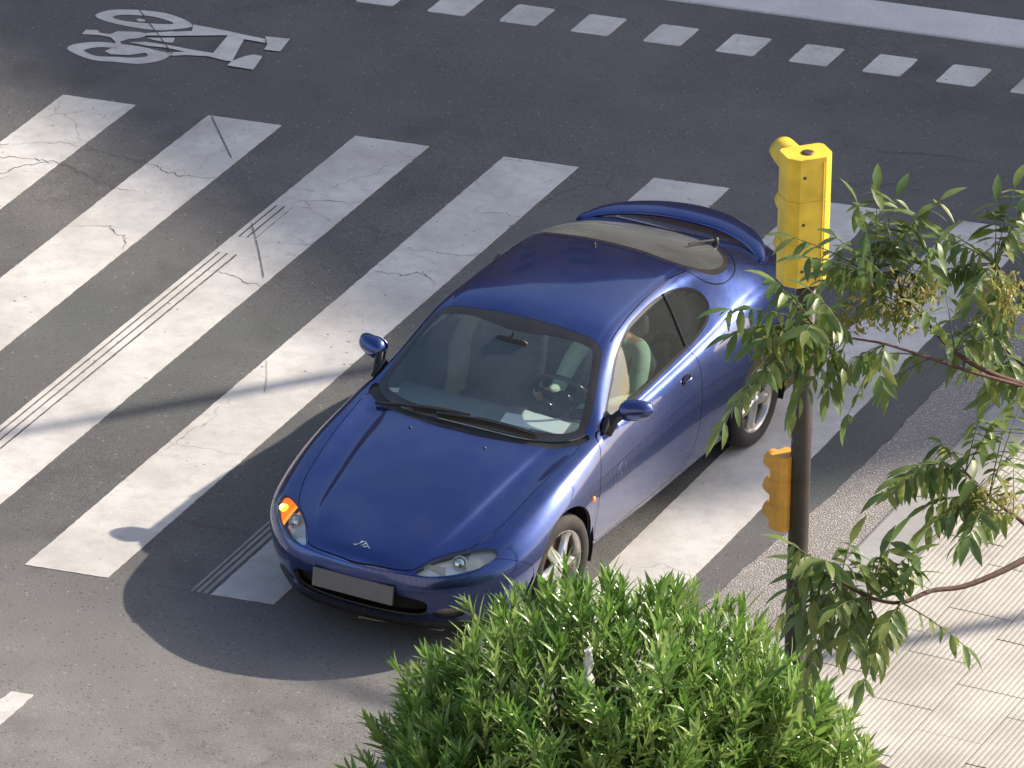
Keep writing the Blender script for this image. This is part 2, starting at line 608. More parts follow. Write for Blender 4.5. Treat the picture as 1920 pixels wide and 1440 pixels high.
# dark sealed joint that curves over the markings
def sealed(px, w0):
    m = MB()
    P_ = [Vector(q) for q in px]
    pts = []
    for i in range(len(P_) - 1):
        p0, p1, p2, p3 = P_[max(0, i - 1)], P_[i], P_[i + 1], P_[min(len(P_) - 1, i + 2)]
        for k in range(10):
            t = k / 10
            pts.append(.5 * (2 * p1 + (p2 - p0) * t + (2 * p0 - 5 * p1 + 4 * p2 - p3) * t * t + (3 * p1 - p0 - 3 * p2 + p3) * t ** 3))
    g = random.Random(3)
    rows = []
    for i, q in enumerate(pts):
        t = (pts[min(i + 1, len(pts) - 1)] - pts[max(0, i - 1)]).normalized()
        nn = Vector((-t.y, t.x))
        f = w0 * g.uniform(.6, 1.1)
        rows.append([W(*(q - nn * f), .0085), W(*(q + nn * f), .0085)])
    m.grid(rows, 0, False)
    m.build('sealed_joint', MAT['seal'], road)


sealed([(-.228, 1.541), (.06, 1.2), (.344, .863)], .0045)
sealed([(1.033, -.02), (1.25, -.33), (1.461, -.629)], .0045)
sealed([(2.023, -1.538), (2.26, -1.94), (2.471, -2.317)], .0035)
sealed([(3.02, -3.45), (3.13, -3.68), (3.21, -3.888)], .0016)

# raised kerb strip beyond the cycle crossing
mb = MB()
pr = [(2.885, 0), (2.888, .012), (2.90, .018), (3.32, .018), (3.332, .012), (3.335, 0)]
rows = [[W(u, v + (-.004 * (u - 4)), z) for (v, z) in pr] for u in np.linspace(-12, 22, 60)]
mb.grid(rows, 0, False)
MAT['kerb_pale'] = mk_concrete('pale_kerb_concrete', (.66, .65, .63), .3, .2)
tag(mb.build('kerb', MAT['kerb_pale']), 'pale flush kerb strip beyond the square cycle marks', kind='structure')

# gutter of exposed aggregate, lowered kerb, pavement
def edgeA(v):
    t = min(1, max(0, (-3.9 - v) / 2.2))
    return 6.812 - .15 * t + .006 * math.sin(v * 5.3) + .005 * math.sin(v * 13.7 + 1) + .004 * math.sin(v * 31 + 2)
vv = [x for x in np.arange(-26, 26, .05)]
mb = MB()
mb.grid([[W(edgeA(v), v, .004), W(7.205, v, .010)] for v in vv], 0, False)
tag(mb.build('gutter', MAT['gutter']), 'exposed aggregate gutter between the asphalt and the lowered kerb', kind='structure')
mb = MB()
for v in np.arange(-26, 26, 1.0):
    a, b_ = v + .004, v + .996
    mb.grid([[W(7.205, q, .004), W(7.209, q, .024), W(7.225, q, .030), W(7.555, q, .052), W(7.568, q, .048)] for q in (a, b_)], 0, False)
    mb.grid([[W(7.207, q, .006), W(7.568, q, .03)] for q in (b_, b_ + .008)], 0, False)
tag(mb.build('lowered_kerb', MAT['kerb']), 'smooth concrete lowered kerb beside the paving tiles', kind='structure')
mb = MB()
mb.poly([W(7.568, -26, .040), W(40, -26, .040), W(40, 26, .040), W(7.568, 26, .040)])
pave = tag(mb.build('pavement', MAT['joint']), 'beige pavement of ribbed paving tiles', kind='structure')
# ribbed tiles
TW, TL = .398, .600
tile_bm = MB()
a, b_ = TW / 2 - .0018, TL / 2 - .0018
prof = []
nr = 12
for i in range(nr):
    x0 = -a + i * (2 * a / nr)
    w_ = 2 * a / nr
    prof += [(x0, .006), (x0 + w_ * .22, .0087), (x0 + w_ * .62, .0087), (x0 + w_ * .84, .006)]
prof.append((a, .006))
tile_bm.grid([[(x, y, z) for (x, z) in prof] for y in (-b_, b_)], 0, False)
for s in (-1, 1):
    tile_bm.poly([(s * a, -b_ * s, -.004), (s * a, b_ * s, -.004), (s * a, b_ * s, .005), (s * a, -b_ * s, .005)])
    tile_bm.poly([(a * s, s * b_, -.004), (-a * s, s * b_, -.004), (-a * s, s * b_, .005), (a * s, s * b_, .005)])
tile_me = tile_bm.mesh('tile')
tile_me.materials.append(MAT['tile'])
tg = random.Random(9)
for i in range(0, 6):
    uc = 7.568 + .22 + i * .394
    for j in range(0, 13):
        vc = -9.6 + j * .602 + (.3 if i % 2 else 0)
        if (W(uc, vc) - Vector((7.4, -5.5, 0))).length > 5: continue
        o = bpy.data.objects.new('paving_tile', tile_me)
        COL.objects.link(o)
        o.parent = pave
        q = W(uc, vc, .044 + tg.uniform(-.0015, .0015))
        o.matrix_world = Matrix.Translation(q) @ Matrix.Rotation(-SK + tg.uniform(-.004, .004), 4, 'Z') @ Matrix.Rotation(tg.uniform(-.003, .003), 4, 'X')

# ------------------------------------------------------------------ what shades the street from outside the frame
MAT['render_wall'] = mk_concrete('wall_render', (.55, .47, .38), .2, .12)
MAT['win_dark'] = simple('window_pane', (.03, .04, .05), .08)
cot = math.cos(SUN_EL) / math.sin(SUN_EL)
DS = 58.0
corner = Vector((5.28, -4.90, 0)) + Vector((math.cos(SUN_AZ), math.sin(SUN_AZ), 0)) * DS
HB = DS / cot
bd = empty('apartment_building', corner, math.atan2(2.6, -3.02))
tag(bd, 'tall beige apartment building across the street that shades the crossing', 'building')
mb = MB()
mb.prism([(0, 0), (46, 0), (46, -13), (1.5, -13)], 0, HB - .3)
mb.build('wall', MAT['render_wall'], bd)
mb = MB()
mb.prism([(0, 0), (46, 0), (46, -13), (1.5, -13)], HB - .299, HB)
mb.build('roof', MAT['kerb'], bd)
mb = MB()
mb.box((0, 0, 0), (1.2, .06, 1.5))
wm = mb.mesh('window')
wm.materials.append(MAT['win_dark'])
for i in range(12):
    for j in range(6):
        o = bpy.data.objects.new('window', wm)
        COL.objects.link(o)
        o.parent = bd
        o.location = (2.5 + i * 3.6, .0, 2.5 + j * 3.2)
# houses along the far side of the street and behind the viewer (seen only as reflections)
def block(loc, size, cols, rows_, face, label, mat):
    o_ = empty('apartment_building', loc)
    tag(o_, label, 'building')
    m_ = MB()
    m_.box((size[0] / 2, size[1] / 2, size[2] / 2), size)
    m_.build('wall', mat, o_)
    m_ = MB()
    m_.box((size[0] / 2, size[1] / 2, size[2] + .2), (size[0] + .8, size[1] + .8, .4))
    m_.build('roof', MAT['kerb'], o_)
    for i_ in range(cols):
        for j_ in range(rows_):
            w_o = bpy.data.objects.new('window', wm)
            COL.objects.link(w_o)
            w_o.parent = o_
            w_o.location = (size[0] * (i_ + .5) / cols, 0 if face < 0 else size[1], 2.6 + j_ * 3.2)


MAT['brick_wall'] = mk_concrete('red_brick_wall', (.26, .15, .11), .3, .15)
block((-46, 27, 0), (58, 12, 19.5), 16, 5, -1, 'brick apartment building on the far side of the street, outside the frame', MAT['brick_wall'])
block((-24, -60, 0), (70, 12, 27), 19, 8, 1, 'apartment building behind the viewpoint, outside the frame', MAT['render_wall'])
# street lamp
MAT['galv'] = simple('galvanised_steel', (.42, .43, .44), .45, .8)
g0 = Vector((3.21, -3.34, 0))
hd = Vector((math.cos(SUN_AZ), math.sin(SUN_AZ), 0))


def street_lamp(base, h, arm, label):
    lp = empty('street_lamp', base)
    tag(lp, label, 'street lamp', 'street lamps outside the frame')
    m_ = MB()
    m_.tube([(0, 0, 0), (0, 0, 1.2), (0, 0, h * .6), (0, 0, h)], [.11, .09, .075, .05], 12)
    m_.build('pole', MAT['galv'], lp)
    a_ = Vector((arm[0], arm[1], 0))
    m_ = MB()
    m_.tube([(0, 0, h - .1), a_ * .35 + Vector((0, 0, h + .18)), a_ * .75 + Vector((0, 0, h + .28))], [.05, .042, .036], 8)
    m_.build('arm', MAT['galv'], lp)
    d_ = a_.normalized()
    n_ = Vector((-d_.y, d_.x, 0))
    m_ = MB()
    q = [a_ * .72 - n_ * .10, a_ * 1.0 - n_ * .13, a_ * 1.12, a_ * 1.0 + n_ * .13, a_ * .72 + n_ * .10]
    m_.prism([(v.x, v.y) for v in q], h + .22, h + .36)
    bevel(m_.build('lamp_head', MAT['galv'], lp), .03)


street_lamp(g0 + hd * 13.0, 10.3, (.35, 1.8), 'tall grey street lamp outside the frame, its shadow crossing the stripes')
street_lamp(Vector((5.05, -7.79, 0)) + hd * (8.5 * cot), 8.2, (-1.55, .90), 'shorter grey lamp added outside the frame for the streak of shade it casts')  # added unseen lamp, placed so its arm throws a soft streak
# ------------------------------------------------------------------ the car: one smooth body surface, then cut into panels
def sec(x, pts): return [(x, a, b) for a, b in pts]
NET = [
 [(-3.36,0,.94),(-3.365,0,.925),(-3.37,0,.905),(-3.372,0,.88),(-3.375,0,.85),(-3.38,0,.82),(-3.385,0,.79),(-3.395,0,.73),(-3.42,0,.63),(-3.435,0,.51),(-3.42,0,.37),(-3.36,0,.27)],
 [(-3.32,0,.95),(-3.33,.17,.942),(-3.335,.28,.925),(-3.34,.34,.90),(-3.34,.38,.87),(-3.345,.40,.835),(-3.348,.41,.81),(-3.36,.42,.75),(-3.39,.43,.64),(-3.41,.43,.51),(-3.39,.42,.37),(-3.33,.41,.27)],
 [(-3.25,0,.965),(-3.25,.24,.96),(-3.24,.40,.95),(-3.23,.50,.93),(-3.22,.57,.905),(-3.22,.61,.875),(-3.22,.63,.85),(-3.23,.66,.79),(-3.25,.68,.67),(-3.26,.68,.52),(-3.25,.66,.37),(-3.2,.63,.27)],
 sec(-3.10,[(0,.995),(.27,.99),(.43,.98),(.54,.96),(.62,.935),(.675,.90),(.70,.878),(.745,.82),(.785,.68),(.79,.52),(.77,.36),(.73,.25)]),
 sec(-2.85,[(0,1.075),(.26,1.07),(.43,1.055),(.55,1.03),(.645,.99),(.705,.943),(.73,.92),(.785,.855),(.835,.69),(.84,.52),(.82,.34),(.78,.22)]),
 sec(-2.475,[(0,1.205),(.25,1.198),(.43,1.178),(.55,1.132),(.645,1.045),(.712,.967),(.737,.945),(.80,.88),(.86,.70),(.865,.52),(.84,.32),(.80,.20)]),
 sec(-2.10,[(0,1.285),(.25,1.279),(.44,1.256),(.56,1.205),(.645,1.05),(.717,.935),(.737,.912),(.79,.86),(.84,.70),(.845,.50),(.82,.30),(.78,.18)]),
 sec(-1.70,[(0,1.303),(.25,1.297),(.44,1.272),(.555,1.225),(.655,1.05),(.727,.912),(.748,.888),(.795,.84),(.835,.68),(.838,.50),(.815,.30),(.775,.175)]),
 sec(-1.30,[(0,1.288),(.26,1.281),(.45,1.256),(.568,1.208),(.665,1.04),(.734,.896),(.755,.872),(.80,.825),(.838,.67),(.84,.49),(.815,.29),(.775,.175)]),
 sec(-1.05,[(0,1.245),(.27,1.236),(.465,1.218),(.588,1.175),(.68,1.025),(.738,.885),(.76,.862),(.80,.815),(.84,.665),(.84,.485),(.815,.285),(.775,.175)]),
 sec(-.75,[(0,1.088),(.28,1.079),(.49,1.058),(.628,1.022),(.698,.95),(.746,.872),(.768,.852),(.805,.80),(.845,.65),(.843,.48),(.815,.28),(.775,.175)]),
 [(-.40,0,.900),(-.42,.28,.894),(-.49,.50,.885),(-.565,.685,.865),(-.58,.735,.855),(-.58,.768,.838),(-.58,.782,.822),(-.57,.812,.77),(-.55,.848,.645),(-.5,.845,.475),(-.5,.815,.277),(-.5,.775,.175)],
 [(-.29,0,.838),(-.31,.28,.836),(-.39,.50,.834),(-.46,.675,.838),(-.46,.728,.838),(-.46,.768,.825),(-.46,.786,.81),(-.45,.818,.755),(-.42,.852,.635),(-.38,.847,.47),(-.38,.815,.275),(-.38,.775,.175)],
 [(-.18,0,.818),(-.20,.28,.815),(-.27,.48,.806),(-.34,.625,.806),(-.34,.71,.818),(-.34,.762,.808),(-.34,.787,.79),(-.33,.828,.73),(-.31,.856,.615),(-.27,.848,.465),(-.27,.815,.275),(-.27,.775,.175)],
 sec(0,[(0,.785),(.27,.782),(.46,.770),(.595,.754),(.69,.770),(.755,.760),(.79,.738),(.84,.68),(.866,.59),(.864,.47),(.83,.30),(.79,.18)]),
 sec(.28,[(0,.728),(.25,.725),(.43,.712),(.565,.690),(.665,.695),(.735,.683),(.772,.66),(.825,.61),(.853,.53),(.85,.44),(.82,.29),(.785,.18)]),
 sec(.50,[(0,.680),(.23,.676),(.405,.662),(.535,.638),(.63,.632),(.70,.615),(.737,.595),(.785,.55),(.81,.49),(.808,.41),(.785,.28),(.755,.185)]),
 [(.69,0,.637),(.695,.21,.632),(.695,.37,.613),(.695,.48,.588),(.69,.57,.565),(.682,.632,.54),(.675,.665,.52),(.67,.695,.485),(.67,.71,.44),(.67,.705,.38),(.66,.685,.27),(.63,.66,.19)],
 [(.81,0,.604),(.82,.17,.595),(.83,.28,.573),(.838,.36,.55),(.845,.42,.53),(.855,.455,.51),(.862,.475,.49),(.87,.49,.46),(.875,.50,.42),(.868,.495,.35),(.85,.485,.26),(.81,.46,.185)],
 [(.87,0,.583),(.885,.09,.573),(.905,.15,.555),(.92,.19,.535),(.93,.215,.515),(.938,.23,.495),(.942,.24,.475),(.947,.25,.445),(.947,.255,.405),(.932,.25,.34),(.91,.245,.255),(.865,.24,.185)],
 [(.90,0,.567),(.915,0,.555),(.93,0,.54),(.945,0,.52),(.952,0,.50),(.958,0,.485),(.962,0,.465),(.965,0,.44),(.962,0,.395),(.947,0,.335),(.925,0,.255),(.88,0,.185)],
]
# sharpen the bonnet's crease: one extra row just outside it
for _i, _r in enumerate(NET):
    _a, _b = _r[2], _r[3]
    _k = .30
    _q = [_a[c] + (_b[c] - _a[c]) * _k for c in range(3)]
    _d = {12: .003, 13: .009, 14: .013, 15: .012, 16: .009, 17: .004}.get(_i, 0)
    _u = {12: .002, 13: .004, 14: .005, 15: .005, 16: .004, 17: .002}.get(_i, 0)
    _r[2] = (_a[0], _a[1], _a[2] + _u)
    _q[2] -= _d
    _r[3] = (_b[0], _b[1], _b[2] - _d * .7)
    _r.insert(3, tuple(_q))
def pad(N):
    mir=np.array([1,-1,1.])
    a=(N[:1+1][1:2]*mir); b=(N[-2:-1]*mir)
    N=np.concatenate([a,N,b],0)
    l=N[:,1:2]*mir; r=2*N[:,-1:]-N[:,-2:-1]
    return np.concatenate([l,N,r],1)
def basis(t): return np.stack([(1-t)**3,3*t**3-6*t**2+4,-3*t**3+3*t**2+3*t+1,t**3],-1)/6
def eval_net(N,ns,nr):
    P=pad(N); S,Rr=N.shape[:2]
    def mat(n,k):
        m=(n-1)*k+1; B=np.zeros((m,n+2))
        for i in range(m):
            s=min(i//k,n-2); t=i/k-s
            B[i,s:s+4]=basis(np.array(t))
        return B
    A=mat(S,ns);B=mat(Rr,nr)
    return np.einsum('is,srk,jr->ijk',A,P,B)
def surface(ns=8,nr=6,it=2,g=.6):
    D=np.array(NET,float); N=D.copy()
    for _ in range(it): N+=g*(D-eval_net(N,1,1))
    G=eval_net(N,ns,nr); G[:,0,1]=0; G[0,:,1]=0; G[-1,:,1]=0
    return G

CAR_O, CAR_H = Vector((4.485963, -5.813022, 0)), -1.761629
car = empty('coupe_car', CAR_O, CAR_H)
tag(car, 'metallic blue two-door coupe with a rear spoiler driving over the zebra crossing', 'car')


def mk_carpaint():
    b = NB('blue_metallic_paint')
    fl = b.n.nodes.new('ShaderNodeTexCoord').outputs['Object']
    dust_haze = b.ramp(b.noise(3.0, 6, .6, fl), [(.36, .08), (.74, .50)])
    c = b.mix(dust_haze, (.020, .050, .225), (.12, .15, .25))  # pale blue blend: dust plus sky reflection put into the colour
    lw = b.n.nodes.new('ShaderNodeLayerWeight')
    lw.inputs['Blend'].default_value = .35
    c = b.mix(b.ramp(lw.outputs['Facing'], [(.2, 0.0), (.9, .55)]), c, (.022, .040, .20))
    b.col(c)
    p = b.p
    p.inputs['Metallic'].default_value = .85
    b.L(b.ramp(b.noise(5, 5, .6, fl), [(.3, .22), (.8, .32)]), p.inputs['Roughness'])
    p.inputs['Coat Weight'].default_value = 1.0
    b.L(b.ramp(b.noise(2.2, 6, .65, fl), [(.35, .012), (.8, .06)]), p.inputs['Coat Roughness'])
    return b.m


def mk_glass(name, tint, rough=.0, ior=1.5, dust_haze=0.0, dcol=(.42, .41, .37)):
    m = bpy.data.materials.new(name)
    m.use_nodes = True
    n = m.node_tree
    n.nodes.clear()
    out = n.nodes.new('ShaderNodeOutputMaterial')
    tr = n.nodes.new('ShaderNodeBsdfTransparent')
    tr.inputs[0].default_value = (*tint, 1)
    gl = n.nodes.new('ShaderNodeBsdfGlossy')
    gl.inputs['Roughness'].default_value = rough
    # thin pane: the same reflection from either side (Schlick, both faces of the pane)
    lw = n.nodes.new('ShaderNodeLayerWeight')
    lw.inputs['Blend'].default_value = .5
    pw = n.nodes.new('ShaderNodeMath')
    pw.operation = 'POWER'
    pw.inputs[1].default_value = 5
    n.links.new(lw.outputs['Facing'], pw.inputs[0])
    fr = n.nodes.new('ShaderNodeMath')
    fr.operation = 'MULTIPLY_ADD'
    f0 = 2 * ((ior - 1) / (ior + 1)) ** 2
    fr.inputs[1].default_value = 1 - f0
    fr.inputs[2].default_value = f0
    n.links.new(pw.outputs[0], fr.inputs[0])
    mx = n.nodes.new('ShaderNodeMixShader')
    n.links.new(fr.outputs[0], mx.inputs[0])
    n.links.new(tr.outputs[0], mx.inputs[1])
    n.links.new(gl.outputs[0], mx.inputs[2])
    last = mx.outputs[0]
    if dust_haze:
        df = n.nodes.new('ShaderNodeBsdfDiffuse')
        df.inputs[0].default_value = (*dcol, 1)
        nz = n.nodes.new('ShaderNodeTexNoise')
        nz.inputs['Scale'].default_value = 2.2
        nz.inputs['Detail'].default_value = 7
        tc = n.nodes.new('ShaderNodeTexCoord')
        n.links.new(tc.outputs['Object'], nz.inputs['Vector'])
        rp = n.nodes.new('ShaderNodeValToRGB')
        rp.color_ramp.elements[0].position = .35
        rp.color_ramp.elements[0].color = (dust_haze * .45,) * 3 + (1,)
        rp.color_ramp.elements[1].position = .7
        rp.color_ramp.elements[1].color = (dust_haze,) * 3 + (1,)
        n.links.new(nz.outputs['Fac'], rp.inputs[0])
        m2 = n.nodes.new('ShaderNodeMixShader')
        n.links.new(rp.outputs[0], m2.inputs[0])
        n.links.new(last, m2.inputs[1])
        n.links.new(df.outputs[0], m2.inputs[2])
        last = m2.outputs[0]
    n.links.new(last, out.inputs[0])
    return m


MAT['carpaint'] = mk_carpaint()
MAT['glass'] = mk_glass('windscreen_glass', (.80, .90, .89), 0, 1.6, .15, (.36, .44, .48))  # bluish film also paints in the pale sky reflection and haze
MAT['sideglass'] = mk_glass('side_glass', (.52, .58, .54), 0, 1.6, .07, (.36, .40, .40))
MAT['rearglass'] = mk_glass('dusty_rear_glass', (.25, .27, .24), .05, 1.5, .27, (.37, .39, .38))
MAT['lens'] = mk_glass('lamp_lens', (.92, .95, .95), 0, 1.45, .05)
MAT['black'] = simple('black_plastic', (.018, .018, .019), .45, noise=(30, .3))
MAT['blackgloss'] = simple('black_gloss', (.012, .012, .013), .15)
MAT['frit'] = simple('dark_glass_border', (.030, .026, .024), .12, coat=.6)
MAT['rubber'] = simple('tyre_rubber', (.035, .031, .028), .8, noise=(14, .35), bump=(60, .2))
MAT['alloy'] = simple('alloy_rim', (.62, .60, .57), .28, .9, noise=(20, .12))
MAT['bowl'] = simple('lamp_bowl', (.97, .98, .98), .2, .25)
MAT['bowl2'] = simple('lamp_inner_mask', (.48, .52, .50), .3)
MAT['chrome'] = simple('bright_reflector', (.80, .83, .86), .12, 1.0)
MAT['dark'] = simple('dark_cavity', (.006, .006, .007), .9)
MAT['brake'] = simple('brake_disc', (.16, .10, .075), .5, .6)
MAT['cabin'] = simple('cabin_trim', (.075, .088, .092), .7, noise=(12, .2), bump=(120, .2))
MAT['dash'] = simple('dashboard_vinyl', (.14, .175, .185), .6, noise=(9, .2), bump=(200, .15))
MAT['seat'] = simple('seat_fabric', (.075, .09, .105), .9, noise=(40, .25), bump=(160, .4))
MAT['orange_on'] = simple('lit_orange_lamp', (.5, .12, .01), .25, noise=(30, .2), emis=(1.0, .23, .01), estr=1.1)
MAT['orange_lens'] = mk_glass('orange_lens', (1.0, .50, .12), 0, 1.45, .12, (.8, .25, .03))
MAT['bulb_on'] = simple('lit_bulb', (.9, .5, .1), .3, emis=(1.0, .55, .12), estr=3.0)
MAT['orange'] = simple('orange_marker', (.85, .22, .02), .25, coat=.5, emis=(1.0, .25, .02), estr=.25)
MAT['clearlamp'] = simple('clear_lamp_bowl', (.50, .49, .45), .25, .5)
MAT['plate'] = simple('plate_shaded_grey', (.16, .16, .17), .4, noise=(6, .06))  # white plate's colour darkened to a grey, as in shade
MAT['door_mark'] = simple('pale_mark', (.22, .23, .36), .5)
MAT['paper'] = simple('paper', (.88, .90, .89), .8, noise=(6, .04))
MAT['headliner'] = simple('headliner', (.10, .10, .10), .9)
MAT['tail'] = simple('tail_lamp', (.25, .01, .01), .15, coat=1)

# --- body grid: both halves welded on the centre plane
NS, NR = 8, 6
G = surface(NS, NR)
nI, nJ = G.shape[:2]
full = np.concatenate([(G * np.array([1, -1, 1.]))[:, :0:-1], G], 1)      # right sill .. centre .. left sill
nJ2 = full.shape[1]
du = np.gradient(full, axis=0)
dv = np.gradient(full, axis=1)
du[0], du[-1] = du[1], du[-2]
nrm = np.cross(du, dv)
nrm /= np.maximum(1e-9, np.linalg.norm(nrm, axis=2, keepdims=True))
cen = np.array([-1.2, 0, .5])
if ((full[nI // 2, nJ2 // 2] - cen) * nrm[nI // 2, nJ2 // 2]).sum() < 0: nrm = -nrm
bm = bmesh.new()
NL = bm.verts.layers.float_vector.new('nrm')
LB = bm.faces.layers.int.new('lab')
bv = [[bm.verts.new(full[i, j]) for j in range(nJ2)] for i in range(nI)]
for i in range(nI):
    for j in range(nJ2): bv[i][j][NL] = Vector(nrm[i, j])
for i in range(nI - 1):
    for j in range(nJ2 - 1):
        f = bm.faces.new((bv[i][j], bv[i][j + 1], bv[i + 1][j + 1], bv[i + 1][j]))
        f.smooth = True
bmesh.ops.remove_doubles(bm, verts=[bv[i][j] for i in (0, nI - 1) for j in range(nJ2)], dist=1e-5)
bm.normal_update()
up = max(bm.faces, key=lambda f: f.calc_center_median().z)
if up.normal.z < 0: bmesh.ops.reverse_faces(bm, faces=bm.faces)
for v in bm.verts:
    if v.normal.dot(v[NL]) < 0: v[NL] = -v[NL]
    if abs(v.co.y) < 1e-6:
        q = v[NL]
        v[NL] = Vector((q.x, 0, q.z)).normalized() if Vector((q.x, 0, q.z)).length > 1e-6 else v.normal


def sdf_poly(P, V):
    """signed distance of points V (n,2) to the closed polygon P, negative inside"""
    P = np.asarray(P, float)
    V = np.asarray(V, float)
    d = np.full(len(V), 1e9)
    ins = np.zeros(len(V), bool)
    for i in range(len(P)):
        a, b_ = P[i - 1], P[i]
        e = b_ - a
        w_ = V - a
        t = np.clip((w_ @ e) / max(1e-12, e @ e), 0, 1)
        d = np.minimum(d, np.hypot(*(w_ - t[:, None] * e).T))
        c = (a[1] > V[:, 1]) != (b_[1] > V[:, 1])
        with np.errstate(divide='ignore', invalid='ignore'):
            x = a[0] + (V[:, 1] - a[1]) * e[0] / (e[1] if abs(e[1]) > 1e-12 else 1e-12)
        ins ^= c & (V[:, 0] < x)
    return np.where(ins, -d, d)


def smooth2(pts, n=5):
    return [tuple(q) for q in smooth_closed([Vector(p) for p in pts], n)]


def cut(field, lab=None, only=None, filt=None):
    """split faces along field = 0 and give the inside faces the label"""
    bm.verts.ensure_lookup_table()
    bm.verts.index_update()
    co = np.array([v.co for v in bm.verts])
    f = field(co)
    f = np.where(np.abs(f) < 2e-4, 2e-4, f)
    val = {v: float(x) for v, x in zip(bm.verts, f)}
    zero = set()
    for e in list(bm.edges):
        a, b_ = e.verts
        fa, fb = val[a], val[b_]
        if (fa < 0) != (fb < 0):
            if only is not None and not any(x[LB] in only for x in e.link_faces): continue
            t = fa / (fa - fb)
            _, nv = bmesh.utils.edge_split(e, a, t)
            q = a[NL].lerp(b_[NL], t)
            nv[NL] = q.normalized() if q.length > 1e-6 else a[NL]
            val[nv] = 0.0
            zero.add(nv)
    touched = {fc for v in zero for fc in v.link_faces}
    for fc in list(touched):
        z = [v for v in fc.verts if v in zero]
        if len(z) == 2:
            try:
                l = fc[LB]
                nf, _ = bmesh.utils.face_split(fc, z[0], z[1])
                nf[LB] = l
            except Exception:
                pass
    if lab is not None:
        for fc in bm.faces:
            if only is not None and fc[LB] not in only: continue
            s = [val[v] for v in fc.verts if v in val and abs(val[v]) > 1e-9]
            if s and sum(s) / len(s) < 0: fc[LB] = lab


def side_field(poly, sgn, ymin=.45):
    """outline drawn on the side view (x, z)"""
    def f(co):
        d = sdf_poly(poly, co[:, [0, 2]])
        return np.where(co[:, 1] * sgn > ymin, d, .3)
    return f


def top_field(poly, zmin=.4, off=0.0):
    def f(co):
        d = sdf_poly(poly, co[:, :2]) + off
        return np.where(co[:, 2] > zmin, d, .3)
    return f


def plane_field(pts3, sgn, reach=.16, sm=3):
    P = np.array(pts3, float)
    if sgn < 0: P = P * np.array([1, -1, 1.])
    c = P.mean(0)
    u, s, vt = np.linalg.svd(P - c)
    a, b_, n = vt
    pl = smooth2([(float((q - c) @ a), float((q - c) @ b_)) for q in P], sm)
    def f(co):
        d = sdf_poly(pl, np.stack([(co - c) @ a, (co - c) @ b_], 1))
        near = (np.abs((co - c) @ n) < reach) & (np.linalg.norm(co - c, axis=1) < .6)
        return np.where(near, d, .3)
    return f


def half(pts): return pts + [(x, -y) for x, y in pts[::-1] if abs(y) > 1e-6]


(BODY, WIND, REAR, DGL, DGR, QGL, QGR, HLL, HLR, BON, DRL, DRR, FGL, FGR, INT, GONE, SEAM, COWL, FRIT, BUMP, INL, INR, DFR, RFR, DFRR) = range(25)
WS = half([(-.318, 0), (-.325, .2), (-.345, .36), (-.39, .50), (-.45, .61), (-.515, .672), (-.56, .677), (-.67, .655), (-.815, .611), (-.944, .562), (-1.0, .53), (-1.025, .49), (-1.035, .42), (-1.042, .2), (-1.045, 0)])
RW = half([(-2.12, 0), (-2.115, .17), (-2.10, .36), (-2.12, .47), (-2.20, .55), (-2.36, .592), (-2.50, .585), (-2.60, .545), (-2.73, .42), (-2.85, .23), (-2.90, 0)])
SW = [(-.60, .872), (-.721, .930), (-.86, 1.022), (-1.04, 1.140), (-1.23, 1.203), (-1.448, 1.224), (-1.674, 1.230), (-1.853, 1.215), (-2.014, 1.170), (-2.115, 1.097), (-2.132, 1.027), (-2.062, .972), (-1.956, .944), (-1.786, .925), (-1.469, .906), (-1.165, .890), (-.90, .880), (-.72, .874)]
HL = [(.893, .352, .512), (.845, .382, .540), (.779, .425, .567), (.716, .478, .580), (.653, .535, .591), (.614, .580, .596), (.569, .643, .600), (.550, .684, .595), (.558, .709, .577), (.588, .707, .559), (.637, .681, .541), (.686, .650, .522), (.726, .616, .517), (.792, .550, .506), (.851, .469, .501), (.882, .403, .501)]
BONNET = half([(-.252, 0), (-.258, .17), (-.300, .40), (-.36, .57), (-.435, .685), (-.38, .703), (-.297, .699), (-.04, .682), (.035, .674), (.34, .646), (.49, .610), (.57, .580), (.625, .548), (.70, .475), (.77, .415), (.84, .372), (.885, .335), (.915, .25), (.932, .15), (.943, .05), (.945, 0)])
DOOR = [(-.585, .862), (-.50, .79), (-.425, .66), (-.395, .52), (-.39, .36), (-.42, .26), (-.55, .232), (-1.0, .228), (-1.50, .232), (-1.62, .29), (-1.685, .42), (-1.715, .65), (-1.735, .935), (-1.46, .912), (-1.1, .894), (-.80, .882)]

WSs, RWs, SWs, BOs, DRs = smooth2(WS, 3), smooth2(RW, 4), smooth2(SW, 4), smooth2(BONNET, 3), smooth2(DOOR, 3)
# wheel arches
for x0, r0 in ((0.0, .338), (-2.475, .338)):
    cut(lambda co: np.where(np.abs(co[:, 1]) > .55, np.hypot(co[:, 0] - x0, co[:, 2] - .305) - r0, .3), GONE)
# glass
cut(top_field(WSs, .80), FRIT)
cut(top_field(WSs, .80, .048), WIND, {FRIT})
cut(lambda co: np.where((co[:, 2] > .8), co[:, 0] + .962 - .02 * np.cos(co[:, 1] * 9), .3), FRIT, {WIND})
cut(top_field(RWs, .95), RFR)
cut(top_field(RWs, .95, .028), REAR, {RFR})
for s, lf, g1, g2 in ((1, DFR, DGL, QGL), (-1, DFRR, DGR, QGR)):
    fs = side_field(SWs, s)
    cut(fs, lf)
    cut(lambda co: fs(co) + .016, g1, {lf, BODY})
    cut(lambda co: np.where(co[:, 1] * s > .45, co[:, 0] + 1.735 + (co[:, 2] - 1.07) * .06, .3), g2, {g1})
    cut(lambda co: np.where(co[:, 1] * s > .45, np.abs(co[:, 0] + 1.735 + (co[:, 2] - 1.07) * .06) - .5, .3), None, {g1})
